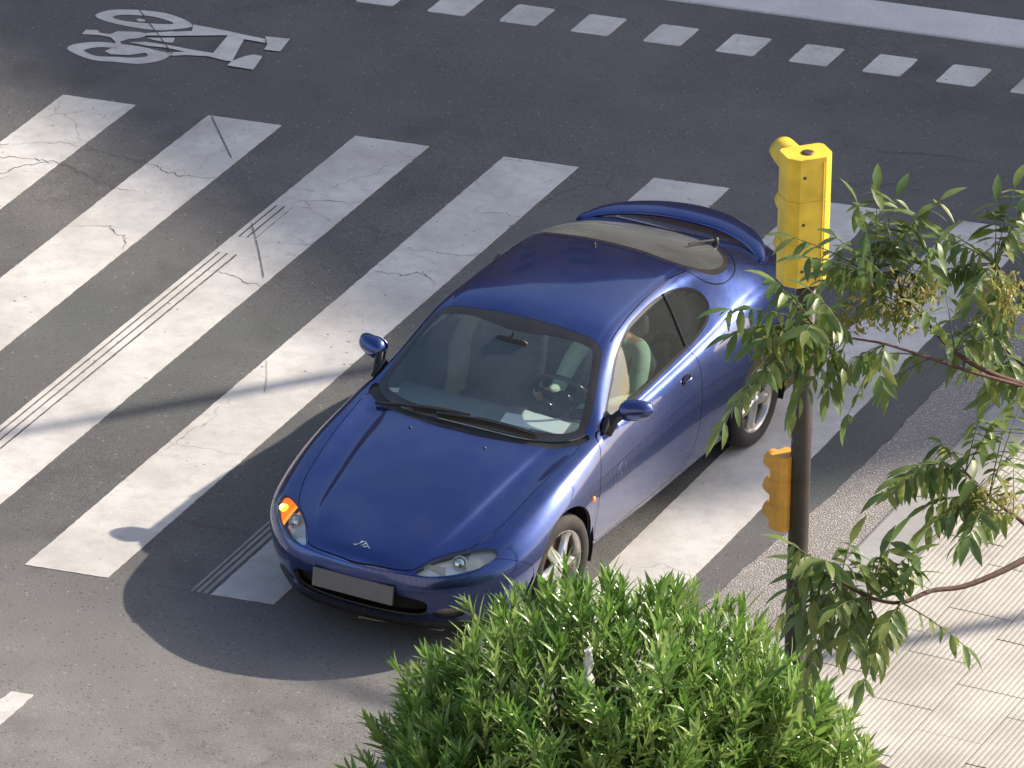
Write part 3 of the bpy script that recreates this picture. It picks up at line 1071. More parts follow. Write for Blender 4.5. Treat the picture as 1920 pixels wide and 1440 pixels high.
# lamps
for s, h1, i1 in ((1, HLL, INL), (-1, HLR, INR)):
    cut(plane_field(HL, s), h1)
    cut(lambda co: np.where((co[:, 1] * s > .3) & (co[:, 0] > .4), -(co[:, 1] * s - .585 - (co[:, 2] - .56) * -.45), .3), i1, {h1})
    pf = [(.80, .50 + .075 * math.cos(t), .262 + .040 * math.sin(t)) for t in np.linspace(0, 2 * math.pi, 15)[:-1]]
    cut(lambda co: np.where((co[:, 0] > .6) & (co[:, 1] * s > .3), np.hypot((co[:, 1] * s - .525) / 1.75, co[:, 2] - .258) - .042, .3), FGL if s > 0 else FGR)
# air intake
IN = smooth2([(-.36, .228), (0, .212), (.36, .228), (.43, .30), (.38, .358), (0, .380), (-.38, .358), (-.43, .30)], 4)
cut(lambda co: np.where(co[:, 0] > .6, sdf_poly(IN, co[:, 1:]), .3), INT)
# bonnet, doors and their shut lines
cut(top_field(BOs, .48, -.0045), SEAM, {BODY})
cut(top_field(BOs, .48, .0), BON, {SEAM})
COW = smooth2(half([(-.25, 0), (-.30, .40), (-.36, .57), (-.44, .70), (-.54, .70), (-.40, .50), (-.34, .3), (-.33, 0)]), 3)
cut(top_field(COW, .8), COWL, {BODY, SEAM})
for s, d1 in ((1, DRL), (-1, DRR)):
    fd = side_field(DRs, s, .5)
    cut(lambda co: fd(co) - .0035, SEAM, {BODY})
    cut(lambda co: fd(co) + .0015, d1, {SEAM})
# roof joints and the tailgate's shut line
RF = half([(-.95, 0), (-.95, .40), (-1.02, .545), (-1.16, .543), (-1.36, .522), (-1.60, .505), (-1.90, .50), (-2.10, .515), (-2.30, .50), (-2.4, 0)])
RFs = smooth2(RF, 3)
cut(lambda co: np.where((co[:, 0] < -1.05) & (co[:, 0] > -2.12), top_field(RFs, 1.0, -.003)(co), .3), SEAM, {BODY})
cut(top_field(RFs, 1.0, .003), BODY, {SEAM})
cut(top_field(RWs, .93, -.042), SEAM, {BODY})
cut(top_field(RWs, .93, -.037), BODY, {SEAM})
# bumper joint below the lamps
def bump_f(co):
    return np.where(co[:, 0] > .2, np.minimum(.58 - co[:, 2] + 0 * co[:, 0], .9), .3)
BF = smooth2([(.37, .15), (.37, .42), (.43, .485), (.53, .54), (.60, .553), (.70, .512), (.80, .496), (.90, .497), (1.05, .49), (1.1, .3), (1.05, .12), (.7, .1)], 3)
for s in (1, -1):
    fb = side_field(BF, s, -.001)
    cut(lambda co: fb(co) - .003, SEAM, {BODY})
    cut(lambda co: fb(co), BUMP, {SEAM})


def panel(labs, name, mat, parent=car, off=0.0, flip=False):
    labs = labs if isinstance(labs, (set, tuple)) else {labs}
    fs = [f for f in bm.faces if f[LB] in labs and f.calc_area() > 1e-10]
    if not fs: return None
    idx, vs_, ns_, ff = {}, [], [], []
    for f in fs:
        row = []
        for v in f.verts:
            if v not in idx:
                idx[v] = len(vs_)
                vs_.append(v.co + v[NL] * off)
                ns_.append(v[NL].normalized())
            row.append(idx[v])
        ff.append(row[::-1] if flip else row)
    me = bpy.data.meshes.new(name)
    me.from_pydata([tuple(v) for v in vs_], [], ff)
    me.polygons.foreach_set('use_smooth', [True] * len(ff))
    me.update()
    me.normals_split_custom_set_from_vertices([tuple(-n if flip else n) for n in ns_])
    return mesh_obj(name, me, mat, parent)


body = panel(BODY, 'body', MAT['carpaint'])
bonnet = panel(BON, 'bonnet', MAT['carpaint'])
bumper = panel(BUMP, 'front_bumper', MAT['carpaint'])
doorL = panel(DRL, 'door', MAT['carpaint'])
doorR = panel(DRR, 'door', MAT['carpaint'])
panel(SEAM, 'panel_gap', MAT['dark'], off=-.008)
for l in (FRIT, RFR): panel(l, 'glass_border', MAT['frit'], off=-.001)
for l in (DFR, DFRR): panel(l, 'window_seal', MAT['blackgloss'], off=-.002)
panel(WIND, 'windscreen', MAT['glass'], off=-.002)
panel(REAR, 'rear_window', MAT['rearglass'], off=-.002)['label'] = 'dusty rear window'
for l in (DGL, DGR): panel(l, 'door_window', MAT['sideglass'], off=-.004)
for l in (QGL, QGR): panel(l, 'quarter_window', MAT['sideglass'], off=-.004)
panel(COWL, 'cowl', MAT['black'], off=-.010)
panel(INT, 'grille', MAT['dark'], off=-.05)
panel((BODY, BON, BUMP, DRL, DRR, SEAM, COWL), 'inner_shell', MAT['headliner'], off=-.02, flip=True)
# window divider bars
for s in (1, -1):
    m = MB()
    def side_pt(x, z, off=.002):
        best = min((v for v in bm.verts if v.co.y * s > .4), key=lambda v: (v.co.x - x) ** 2 + (v.co.z - z) ** 2)
        return best.co + best[NL] * off
    pts = [side_pt(-1.735 - (z - 1.07) * .06, z, .001) for z in np.linspace(.93, 1.225, 8)]
    m.tube(pts, .009, 6)
    m.build('window_divider', MAT['blackgloss'], car)
# lamps: bowl, projector ring, lens
for l, li, s, lit in ((HLL, INL, 1, False), (HLR, INR, -1, True)):
    ho = panel(l, 'headlight', MAT['lens'], off=-.001)
    ho['label'] = 'clear oval headlight' + (' beside a glowing orange indicator' if lit else '')
    panel(l, 'reflector', MAT['bowl'], ho, off=-.05)
    io = panel(li, 'indicator', MAT['orange_lens'] if lit else MAT['lens'], off=-.001)
    io['label'] = 'indicator lamp glowing orange' if lit else 'unlit clear indicator lamp'
    if lit:
        panel(li, 'reflector', MAT['orange_on'], io, off=-.022)
        m = MB()
        m.lathe([(.0001, .030), (.016, .026), (.024, .012), (.026, -.01)], 14, 0, Matrix.Translation((.612, .655 * s, .548)) @ Vector((.6, .6 * s, .5)).normalized().to_track_quat('Z', 'Y').to_matrix().to_4x4())
        m.build('bulb', MAT['bulb_on'], io)
    if not lit: panel(li, 'reflector', MAT['clearlamp'], io, off=-.03)
    nrm_h = Vector((.72, .38 * s, .50)).normalized()
    M4 = Matrix.Translation((.715, .545 * s, .545)) @ nrm_h.to_track_quat('Z', 'Y').to_matrix().to_4x4()
    m = MB()
    m.lathe([(.043, -.03), (.043, -.014), (.040, -.010), (.037, -.014), (.036, -.03)], 24, 0, M4)
    m.build('lamp_ring', MAT['bowl2'], ho)
    m = MB()
    m.lathe([(.0001, -.008), (.018, -.012), (.030, -.018), (.036, -.03)], 24, 0, M4)
    m.build('projector_lens', MAT['chrome'], ho)
    m = MB()
    M5 = Matrix.Translation((.815, .435 * s, .512)) @ Vector((.85, .2 * s, .45)).normalized().to_track_quat('Z', 'Y').to_matrix().to_4x4()
    m.box((0, 0, -.028), (.13, .06, .008), M5)
    m.build('lamp_mask', MAT['bowl2'], ho)
for l in (FGL, FGR):
    fo = panel(l, 'fog_light', MAT['lens'], off=-.012)
    panel(l, 'reflector', MAT['clearlamp'], fo, off=-.035)
bm_keep = bm
# floor pan, wheel wells
m = MB()
for i in range(4, nI - 12, 2):
    a, b_ = full[i], full[min(i + 2, nI - 1)]
    m.poly([(a[0][0], a[0][1] + .02, .20), (b_[0][0], b_[0][1] + .02, .20), (b_[-1][0], b_[-1][1] - .02, .20), (a[-1][0], a[-1][1] - .02, .20)])
m.build('floor_pan', MAT['dark'], car)
for x0 in (0.0, -2.475):
    for s in (1, -1):
        m = MB()
        rows = [[Vector((x0 + .365 * math.cos(t), y * s, .305 + .365 * math.sin(t))) for t in np.linspace(-.4, math.pi + .4, 22)] for y in (.835, .50)]
        m.grid(rows, 0, True)
        m.poly([Vector((x0 + .365 * math.cos(t), .50 * s, .305 + .365 * math.sin(t))) for t in np.linspace(-.4, math.pi + .4, 22)])
        m.build('wheel_well', MAT['dark'], car)
# wheels
def build_wheel(x0, s, steer):
    root = empty('wheel', (x0, .745 * s, .295), steer, car)
    My = Matrix.Rotation(-math.pi / 2 * s, 4, 'X')          # lathe axis -> outboard
    m = MB()
    m.lathe([(.198, -.09), (.25, -.10), (.285, -.085), (.295, -.06), (.297, 0), (.295, .05), (.287, .075), (.268, .093), (.240, .098), (.215, .092), (.203, .082), (.198, .07)], 48, 0, My)
    m.build('tyre', MAT['rubber'], root)
    m = MB()
    m.lathe([(.180, -.08), (.185, .02), (.188, .066), (.196, .078), (.203, .083), (.205, .077), (.203, .066)], 48, 0, My)
    for k in range(5):
        t0 = k * 2 * math.pi / 5 + .3
        rows = []
        for r, hw, z in ((.03, .042, .074), (.07, .036, .076), (.12, .030, .066), (.165, .034, .058), (.192, .044, .062)):
            c, sn = math.cos(t0), math.sin(t0)
            rows.append([My @ Vector((r * c - w_ * sn, r * sn + w_ * c, z + dz)) for w_, dz in ((-hw, -.025), (-hw * .8, -.004), (-hw * .25, .004), (hw * .25, .004), (hw * .8, -.004), (hw, -.025))])
        m.grid(rows, 0, True)
    m.lathe([(.0001, .088), (.022, .087), (.030, .080), (.036, .070), (.05, .06)], 20, 0, My)
    m.build('rim', MAT['alloy'], root)
    m = MB()
    m.lathe([(.0001, .018), (.135, .018), (.135, .0), (.06, .0)], 32, 0, My)
    m.lathe([(.196, -.02), (.0001, -.02)], 32, 0, My)
    m.build('brake_disc', MAT['brake'], root)
    return root
for x0, s, st in ((0.0, 1, R(-5)), (0.0, -1, R(-5)), (-2.475, 1, 0), (-2.475, -1, 0)): build_wheel(x0, s, st)

# chin below the bumper
m = MB()
rows = []
for i in range(nI - 44, nI):
    for_y = 1
    p_ = full[i][-1]
    rows.append([(p_[0] - .012, p_[1] - .004, p_[2] + .012), (p_[0] - .004, p_[1] - .002, p_[2] - .045), (p_[0] - .03, p_[1] - .02, p_[2] - .062), (p_[0] - .20, max(0, p_[1] - .12), p_[2] - .045)])
rows = [r_ for r_ in rows if r_[0][0] > .42]
m.grid(rows, 0, True)
m.grid([[(x, -y, z) for (x, y, z) in r_] for r_ in rows][::-1], 0, True)
m.build('front_lip', MAT['black'], car)
# door mirrors
for s in (1, -1):
    m = MB()
    rows = []
    for t in np.linspace(0, 1, 11):
        y = .770 + t * .205
        e = math.sqrt(max(0, 1 - (abs(t - .5) * 2) ** 3.2))
        e = max(e, .02)
        hh, dd_ = .074 * e * (1 - .25 * t), .080 * e * (1 - .18 * t)
        cx_, cz_ = -.78 - .05 * t, .935 + .02 * t
        rows.append([(cx_ + (dd_ * math.cos(a) if math.cos(a) > 0 else .035 * e * math.cos(a)), y * s, cz_ + hh * math.sin(a)) for a in np.linspace(0, 2 * math.pi, 21)[:-1]])
    m.grid(rows if s > 0 else rows[::-1], 0, True, closed_v=True)
    mir = m.build('door_mirror', MAT['carpaint'], car)
    m = MB()
    m.tube([(-.640, .752 * s, .800), (-.665, .765 * s, .855), (-.70, .775 * s, .90), (-.765, .80 * s, .925)], [.030, .034, .034, .03], 10)
    m.tube([(-.60, .762 * s, .855), (-.655, .752 * s, .885), (-.72, .745 * s, .91)], [.012, .028, .02], 8)
    m.build('mirror_stalk', MAT['blackgloss'], mir)
    m = MB()
    m.prism([(.79 + .145 * (.5 + .5 * math.cos(a)), .945 + .050 * math.sin(a)) for a in np.linspace(0, 2 * math.pi, 17)[:-1]], -.838, -.834, 0, Matrix(((0, 0, 1, 0), (s, 0, 0, 0), (0, 1, 0, 0), (0, 0, 0, 1))))
    m.build('mirror_glass', MAT['chrome'], mir)
# rear spoiler: a wing that follows the tail and comes down onto the wings at its ends
m = MB()
rows = []
for t in np.linspace(-1, 1, 45):
    y = .632 * t
    a = abs(y)
    xr = float(np.interp(a, [0, .1, .2, .3, .4, .5, .57, .61, .64], [-3.338, -3.330, -3.308, -3.268, -3.212, -3.130, -3.045, -2.980, -2.92]))
    xf = float(np.interp(a, [0, .1, .2, .33, .455, .55, .61, .64], [-3.145, -3.140, -3.128, -3.090, -3.020, -2.945, -2.890, -2.865]))
    e = max(0, (a - .50) / .13)
    z = 1.030 - .035 * e ** 2 - .01 * (a / .6) ** 2
    th = .016
    rows.append([(xf, y, z - .018), (xf + .010, y, z - .006), (xf - .012, y, z + .006), (xf * .6 + xr * .4, y, z + .014), (xr + .02, y, z + .020), (xr, y, z + .014), (xr + .004, y, z - .006), (xf * .4 + xr * .6, y, z - .016)])
for _ in range(2):
    R0 = [[Vector(q) for q in r_] for r_ in rows]
    rows = [rows[0]] + [[tuple(R0[i - 1][k] * .25 + R0[i][k] * .5 + R0[i + 1][k] * .25) for k in range(8)] for i in range(1, len(rows) - 1)] + [rows[-1]]
m.grid(rows, 0, True, closed_v=True)
m.poly(rows[0])
m.poly(rows[-1][::-1])
sp = m.build('spoiler', MAT['carpaint'], car)
for s in (-1, 1):
    m = MB()
    m.prism([(-3.03, .575), (-2.90, .600), (-2.87, .625), (-2.98, .625)] if s > 0 else [(-2.98, -.625), (-2.87, -.625), (-2.90, -.600), (-3.03, -.575)], .955, 1.005)
    m.build('spoiler_foot', MAT['carpaint'], sp)


def top_pt(x, y, off=0.0):
    best = min((v for v in bm.verts if v.co.z > .5), key=lambda v: (v.co.x - x) ** 2 + (v.co.y - y) ** 2)
    return best.co + best[NL] * off


def top_ray(x, y):
    """height of the body surface above (x, y)"""
    from mathutils.bvhtree import BVHTree
    global _BVH
    try:
        _BVH
    except NameError:
        _BVH = BVHTree.FromBMesh(bm)
    h = _BVH.ray_cast(Vector((x, y, 3)), Vector((0, 0, -1)))
    return h[0], h[1] if h[1].z > 0 else -h[1]


# wipers on the windscreen, one on the rear window
for (pv, tip) in (((-.335, -.18), (-.385, .44)), ((-.40, .50), (-.43, .60)), ((-.36, -.60), (-.36, .02))):
    if pv == (-.40, .50): continue
    m = MB()
    n = 9
    pts = []
    for k in range(n):
        x, y = pv[0] + (tip[0] - pv[0]) * k / (n - 1), pv[1] + (tip[1] - pv[1]) * k / (n - 1)
        q, nn = top_ray(x, y)
        pts.append(q + nn * .018)
    m.tube(pts, [.012, .011, .010, .009, .009, .008, .008, .007, .006], 6)
    q0 = [p + Vector((-.012, 0, .004)) for p in pts[3:]]
    m.tube(q0, .006, 5)
    m.build('wiper', MAT['black'], car)
m = MB()
pts = []
for k in range(8):
    x, y = -2.80 + .32 * k / 7, .335 + .0 * k
    q, nn = top_ray(x, y)
    pts.append(q + nn * .022)
m.tube(pts, [.013, .011, .010, .009, .008, .008, .007, .006], 6)
q, nn = top_ray(-2.83, .345)
m.lathe([(.0001, .045), (.018, .042), (.022, .0)], 12, 0, Matrix.Translation(q))
m.build('rear_wiper', MAT['black'], car)
# washer jets, antenna base, key marks
for x, y in ((-.19, -.28), (-.17, .22)):
    q, nn = top_ray(x, y)
    m = MB()
    m.lathe([(.0001, .008), (.008, .006), (.011, 0), (.011, -.004)], 10, 0, Matrix.Translation(q))
    m.build('washer_jet', MAT['black'], car)
q, nn = top_ray(-2.03, -.06)
m = MB()
m.lathe([(.0001, .02), (.008, .016), (.012, 0), (.012, -.006)], 10, 0, Matrix.Translation(q))
m.build('antenna_base', MAT['black'], car)
# emblem: small chrome strokes on the bonnet tip
m = MB()
EM = [[(-.052, -.018), (-.036, -.016), (-.022, -.004), (-.012, .016), (-.020, .020)], [(-.012, .016), (.006, .020), (.016, .010), (.004, -.004), (-.006, -.016)],
      [(.006, .020), (.024, .004), (.040, -.012), (.054, -.018)], [(.034, -.006), (.020, -.018), (.008, -.014)]]
_ = top_ray(0, 0)
for st in EM:
    pts = []
    for a, b_ in st:
        h = _BVH.ray_cast(Vector((.855 - b_ * .9 - .0, a, 2)), Vector((0, 0, -1)))
        pts.append(h[0] + Vector((.4, 0, .9)) * .003)
    m.tube(pts, .0042, 5)
m.build('emblem', MAT['chrome'], car)
# thin bonnet crease strakes are in the body; side marker, handles, plate
def side_ray(x, z, s):
    h = _BVH.ray_cast(Vector((x, 3 * s, z)), Vector((0, -s, 0)))
    return h[0], (h[1] if h[1].y * s > 0 else -h[1])
for s in (1, -1):
    q, nn = side_ray(-.325, .575, s)
    m = MB()
    Mm = Matrix.Translation(q) @ nn.to_track_quat('Z', 'Y').to_matrix().to_4x4()
    m.lathe([(.0001, .010), (.010, .009), (.017, .004), (.019, -.004)], 14, 0, Mm)
    m.build('side_marker', MAT['orange'], car)
    q, nn = side_ray(-1.575, .80, s)
    Mm = Matrix.Translation(q) @ Matrix(((1, 0, 0, 0), (0, s, 0, 0), (0, 0, 1, 0), (0, 0, 0, 1)))
    dr = doorL if s > 0 else doorR
    m = MB()
    m.lathe([(.0001, .001), (.032, .003), (.040, .005), (.044, .001)], 20, 0, Mm @ Matrix.Rotation(-math.pi / 2, 4, 'X') @ Matrix.Diagonal((1.5, .75, 1, 1)))
    ho = m.build('handle_recess', MAT['dark'], dr)
    m = MB()
    m.tube([(-.05, .008, .012), (-.02, .022, .014), (.02, .022, .012), (.05, .008, .006)], [.008, .011, .011, .008], 8)
    m.v = [tuple(Mm @ Vector(v)) for v in m.v]
    m.build('door_handle', MAT['carpaint'], dr)
# pale thin strokes on the door's front half
m = MB()
for st in ([(-.60, .60), (-.585, .555), (-.61, .55), (-.625, .61)], [(-.655, .635), (-.675, .575)], [(-.635, .63), (-.70, .655)], [(-.72, .66), (-.735, .60)]):
    pts = []
    for x, z in st:
        q, nn = side_ray(x, z, 1)
        pts.append(q + nn * .0015)
    m.tube(pts, .0018, 4)
m.build('door_strokes', MAT['door_mark'], doorL)
m = MB()
m.box((0, 0, 0), (.012, .52, .11), Matrix.Translation((.972, 0, .375)) @ Matrix.Rotation(R(-8), 4, 'Y'))
pl = bevel(m.build('number_plate', MAT['plate'], car), .003)
pl['label'] = 'blank number plate toned grey as in shade'
m = MB()
m.box((0, 0, 0), (.012, .526, .116), Matrix.Translation((.962, 0, .374)) @ Matrix.Rotation(R(-8), 4, 'Y'))
bevel(m.build('plate_holder', MAT['black'], car), .003)
# tail lamps
for s in (1, -1):
    m = MB()
    rows = []
    for y in np.linspace(.36, .60, 6):
        row = []
        for z in (.76, .80, .84, .87):
            h = _BVH.ray_cast(Vector((-5, y * s, z)), Vector((1, 0, 0)))
            row.append(h[0] + Vector((-.006, 0, 0)))
        rows.append(row)
    m.grid(rows if s < 0 else rows[::-1], 0, True)
    m.build('tail_light', MAT['tail'], car)

# --- cabin
def cabin_loft(name, secs, mat, parent=car, smooth=True):
    m = MB()
    m.grid(secs, 0, smooth)
    return m.build(name, mat, parent)
secs = []
for y in np.linspace(-.66, .66, 23):
    k = 1 - .22 * (y / .66) ** 2
    e = .16 * (abs(y) / .66) ** 2.2
    hood = .014 * math.exp(-((y - .36) / .22) ** 2)
    secs.append([(-.345 - e * .95, y, .797), (-.44 - e * .8, y, .785), (-.56 - e * .4, y, .766), (-.74, y, .757 + hood * .3), (-.825, y, .752 + hood * .3), (-.845, y, .72), (-.82, y, .56), (-.74, y, .40)])
cabin_loft('dashboard', secs, MAT['dash'])
m = MB()
m.box((-1.5, 0, .215), (2.2, 1.4, .02))
m.box((-1.2, 0, .33), (1.1, .22, .22))
m.build('cabin_floor', MAT['cabin'], car)
def loft_rounded(m, c0, c1, w0, d0, w1, d1, axis, n=6):
    """soft slab from c0 to c1; w across (y), d thick along 'axis'"""
    rows = []
    a = Vector(c0)
    b_ = Vector(c1)
    ax = Vector(axis).normalized()
    for i in range(n + 1):
        t = i / n
        q = a.lerp(b_, t)
        w_, d_ = w0 + (w1 - w0) * t, d0 + (d1 - d0) * t
        e = 1 - .35 * (abs(t - .5) * 2) ** 6
        rows.append([q + Vector((0, 1, 0)) * (w_ / 2 * e * math.copysign(abs(math.cos(u)) ** .45, math.cos(u))) + ax * (d_ / 2 * e * math.copysign(abs(math.sin(u)) ** .6, math.sin(u))) for u in np.linspace(0, 2 * math.pi, 21)[:-1]])
    m.grid(rows, 0, True, closed_v=True)
    m.poly(rows[0][::-1], 0, True)
    m.poly(rows[-1], 0, True)
for s in (1, -1):
    m = MB()
    y = .36 * s
    loft_rounded(m, (-.98, y, .44), (-1.48, y, .39), .50, .15, .50, .16, (.1, 0, 1))
    loft_rounded(m, (-1.42, y, .42), (-1.66, y, .92), .50, .15, .42, .11, (1, 0, .35))
    so = m.build('front_seat', MAT['seat'], car)
    m = MB()
    loft_rounded(m, (-1.67, y, .955), (-1.71, y, 1.10), .26, .09, .22, .08, (1, 0, .2))
    m.tube([(-1.66, y + .05, .88), (-1.675, y + .05, .98)], .008, 6)
    m.tube([(-1.66, y - .05, .88), (-1.675, y - .05, .98)], .008, 6)
    m.build('headrest', MAT['seat'], so)
m = MB()
loft_rounded(m, (-1.95, 0, .46), (-2.3, 0, .44), 1.2, .14, 1.15, .14, (.1, 0, 1))
loft_rounded(m, (-2.22, 0, .46), (-2.42, 0, .90), 1.15, .13, 1.05, .11, (1, 0, .3))
m.build('rear_seat', MAT['seat'], car)
m = MB()
m.box((-2.62, 0, .92), (.42, 1.10, .015))
m.build('parcel_shelf', MAT['cabin'], car)
for s in (1, -1):
    m = MB()
    m.box((-1.15, .725 * s, .60), (1.1, .03, .48))
    m.build('door_card', MAT['cabin'], doorL if s > 0 else doorR)
# steering wheel
SWM = Matrix.Translation((-.965, .32, .83)) @ Vector((-.88, 0, .47)).normalized().to_track_quat('Z', 'Y').to_matrix().to_4x4()
m = MB()
ring = [SWM @ Vector((.185 * math.cos(t), .185 * math.sin(t), 0)) for t in np.linspace(0, 2 * math.pi, 33)]
m.tube(ring, .015, 8, cap=False)
for t in (.1, math.pi - .1, math.pi * 1.5):
    m.tube([SWM @ Vector((.04 * math.cos(t), .04 * math.sin(t), -.02)), SWM @ Vector((.18 * math.cos(t), .18 * math.sin(t), 0))], .014, 6)
m.lathe([(.0001, .01), (.05, .004), (.065, -.02), (.05, -.05), (.03, -.15)], 20, 0, SWM)
m.build('steering_wheel', MAT['blackgloss'], car)
m = MB()
loft_rounded(m, (-.875, .012, 1.125), (-.878, .012, 1.175), .22, .035, .20, .03, (1, 0, .1))
m.tube([(-.87, .012, 1.16), (-.90, .012, 1.20)], .01, 6)
m.build('interior_mirror', MAT['black'], car)

# things lying on the dashboard
CM = car.matrix_world.copy()
CM = Matrix.Translation(CAR_O) @ Matrix.Rotation(CAR_H, 4, 'Z')
def on_dash(name, outline, z, mat, label, cat, tilt=0.0):
    m = MB()
    n = len(outline)
    c = Vector((sum(q[0] for q in outline) / n, sum(q[1] for q in outline) / n, 0))
    top = [Vector((x, y, z + tilt * (x - c.x))) for x, y in outline]
    lo = [q - Vector((0, 0, .0015)) for q in top]
    m.poly([CM @ q for q in top])
    m.poly([CM @ q for q in lo[::-1]])
    for i in range(n):
        j = (i + 1) % n
        m.poly([CM @ lo[i], CM @ lo[j], CM @ top[j], CM @ top[i]])
    return tag(m.build(name, mat), label, cat)
on_dash('paper_sheet', [(-.518, .114), (-.717, .065), (-.753, .226), (-.533, .309)], .776, MAT['paper'], 'pale paper sheet lying under the other sheet on the dashboard', 'paper', .06)
on_dash('paper_sheet', [(-.564, .208), (-.800, .146), (-.767, .464), (-.588, .504)], .781, MAT['paper'], 'larger white paper sheet on top of the dashboard papers', 'paper', .06)
on_dash('parking_card', [(-.575, -.575), (-.555, -.650), (-.60, -.665), (-.635, -.60)], .806, MAT['paper'], 'small white card in the far corner of the windscreen', 'card', .05)

# ------------------------------------------------------------------ the driver
MAT['skin'] = simple('skin', (.50, .30, .21), .55, noise=(25, .1))
MAT['shirt'] = simple('pale_green_shirt', (.50, .68, .55), .85, noise=(18, .08), bump=(22, .5))
MAT['trousers'] = simple('dark_trousers', (.03, .035, .05), .9)
MAT['hair'] = simple('dark_hair', (.02, .015, .012), .6, noise=(60, .4), bump=(90, .5))


def skin_body(name, verts, edges, radii, mats, pick, root=0, sub=2):
    me = bpy.data.meshes.new(name)
    me.from_pydata([tuple(v) for v in verts], edges, [])
    o = bpy.data.objects.new(name, me)
    COL.objects.link(o)
    o.modifiers.new('skin', 'SKIN')
    ms = o.modifiers.new('sub', 'SUBSURF')
    ms.levels = sub
    ms.render_levels = sub
    for i, sv in enumerate(me.skin_vertices[0].data):
        r_ = radii[i]
        sv.radius = r_ if isinstance(r_, tuple) else (r_, r_)
        sv.use_root = (i == root)
    dg = bpy.context.evaluated_depsgraph_get()
    ev = o.evaluated_get(dg)
    nm = bpy.data.meshes.new_from_object(ev)
    bpy.data.objects.remove(o)
    for m_ in mats: nm.materials.append(m_)
    for pg in nm.polygons:
        pg.material_index = pick(pg.center)
        pg.use_smooth = True
    return nm


V_, E_, R_ = [], [], []


def add(p, r_, par=None):
    V_.append(p)
    R_.append(r_)
    if par is not None: E_.append((par, len(V_) - 1))
    return len(V_) - 1


yd = .37
pel = add((-1.40, yd, .53), (.15, .12))
w1 = add((-1.46, yd, .66), (.145, .105), pel)
ch = add((-1.51, yd, .82), (.165, .115), w1)
sh = add((-1.525, yd, .94), (.13, .09), ch)
nk = add((-1.505, yd, 1.03), .055, sh)
hd0 = add((-1.485, yd, 1.085), (.072, .075), nk)
hd1 = add((-1.485, yd, 1.145), (.075, .088), hd0)
hd2 = add((-1.495, yd, 1.195), (.06, .07), hd1)
ARM = {}
for s, elb, wr, hnd in ((1, (-1.24, .635, .765), (-1.05, .53, .785), (-1.0, .485, .785)), (-1, (-1.22, .13, .72), (-1.07, .18, .80), (-1.0, .175, .82))):
    a = add((-1.50, yd + .175 * s, .965), .068, sh)
    b_ = add((-1.41, yd + .215 * s, .895), .060, a)
    c = add(elb, .047, b_)
    d = add(((elb[0] + wr[0]) / 2, (elb[1] + wr[1]) / 2, (elb[2] + wr[2]) / 2 + .004), .042, c)
    e = add(wr, .028, d)
    f = add(hnd, (.036, .018), e)
    ARM[s] = f
for s in (1, -1):
    a = add((-1.30, yd + .10 * s, .52), .092, pel)
    b_ = add((-.95, yd + .12 * s, .56), .068, a)
    c = add((-.72, yd + .10 * s, .34), .052, b_)
    d = add((-.60, yd + .09 * s, .285), .042, c)


def pickm(c):
    if c.z > 1.015: return 0
    if c.x > -1.03 and c.z > .70: return 0
    if c.z < .60 or (c.x > -1.28 and c.z < .66): return 2
    return 1


pm = skin_body('person', V_, E_, R_, [MAT['skin'], MAT['shirt'], MAT['trousers']], pickm)
pb = bmesh.new()
pb.from_mesh(pm)
# fingers, nose, ears joined into the one body mesh
extra = MB()
for s in (1, -1):
    hx, hy, hz = V_[ARM[s]]
    wx = SWM.inverted() @ Vector((hx, hy, hz))
    ang = math.atan2(wx.y, wx.x)
    for k, ln in enumerate((.075, .085, .08, .066)):
        t = ang + (k - 1.5) * .105
        base = SWM @ Vector((.205 * math.cos(t), .205 * math.sin(t), .012))
        p1 = SWM @ Vector((.198 * math.cos(t), .198 * math.sin(t), -.020))
        p2 = SWM @ Vector((.172 * math.cos(t), .172 * math.sin(t), -.026))
        p3 = SWM @ Vector((.158 * math.cos(t), .158 * math.sin(t), -.008))
        extra.tube([Vector((hx, hy, hz)).lerp(base, .4), base, p1, p2, p3], [.0095, .0095, .009, .008, .0065], 8)
    t = ang + .32
    extra.tube([Vector((hx, hy, hz)), SWM @ Vector((.19 * math.cos(t), .19 * math.sin(t), .024)), SWM @ Vector((.165 * math.cos(t + .05), .165 * math.sin(t + .05), .016))], [.011, .0105, .008], 8)
extra.tube([(-1.405, yd, 1.150), (-1.385, yd, 1.125), (-1.405, yd, 1.112)], [.006, .012, .010], 8)
for s in (1, -1):
    extra.tube([(-1.487, yd + .070 * s, 1.105), (-1.495, yd + .086 * s, 1.13), (-1.490, yd + .075 * s, 1.155)], [.006, .012, .007], 7)
extra.tube([(-1.402, yd - .022, 1.085), (-1.396, yd, 1.083), (-1.402, yd + .022, 1.085)], [.004, .007, .004], 6)
em = extra.mesh('extra')
pb.from_mesh(em)
pb.to_mesh(pm)
pb.free()
for pg in pm.polygons: pg.use_smooth = True
person = mesh_obj('person', pm, [MAT['skin'], MAT['shirt'], MAT['trousers']])
person.matrix_world = CM
tag(person, 'driver in a pale green shirt with a hand on the steering wheel', 'person')
m = MB()
rows = []
for t in np.linspace(0, 1, 8):
    ph = t * R(100)
    rows.append([(-1.498 + .092 * math.sin(ph) * math.cos(a) * (1.0 if math.cos(a) < 0 else .92), yd + .086 * math.sin(ph) * math.sin(a), 1.145 + .118 * math.cos(ph) + (.05 * max(0, math.cos(a)) * t)) for a in np.linspace(0, 2 * math.pi, 25)[:-1]])
m.grid(rows, 0, True, closed_v=True)
h_ = m.build('hair', MAT['hair'], person)
m = MB()
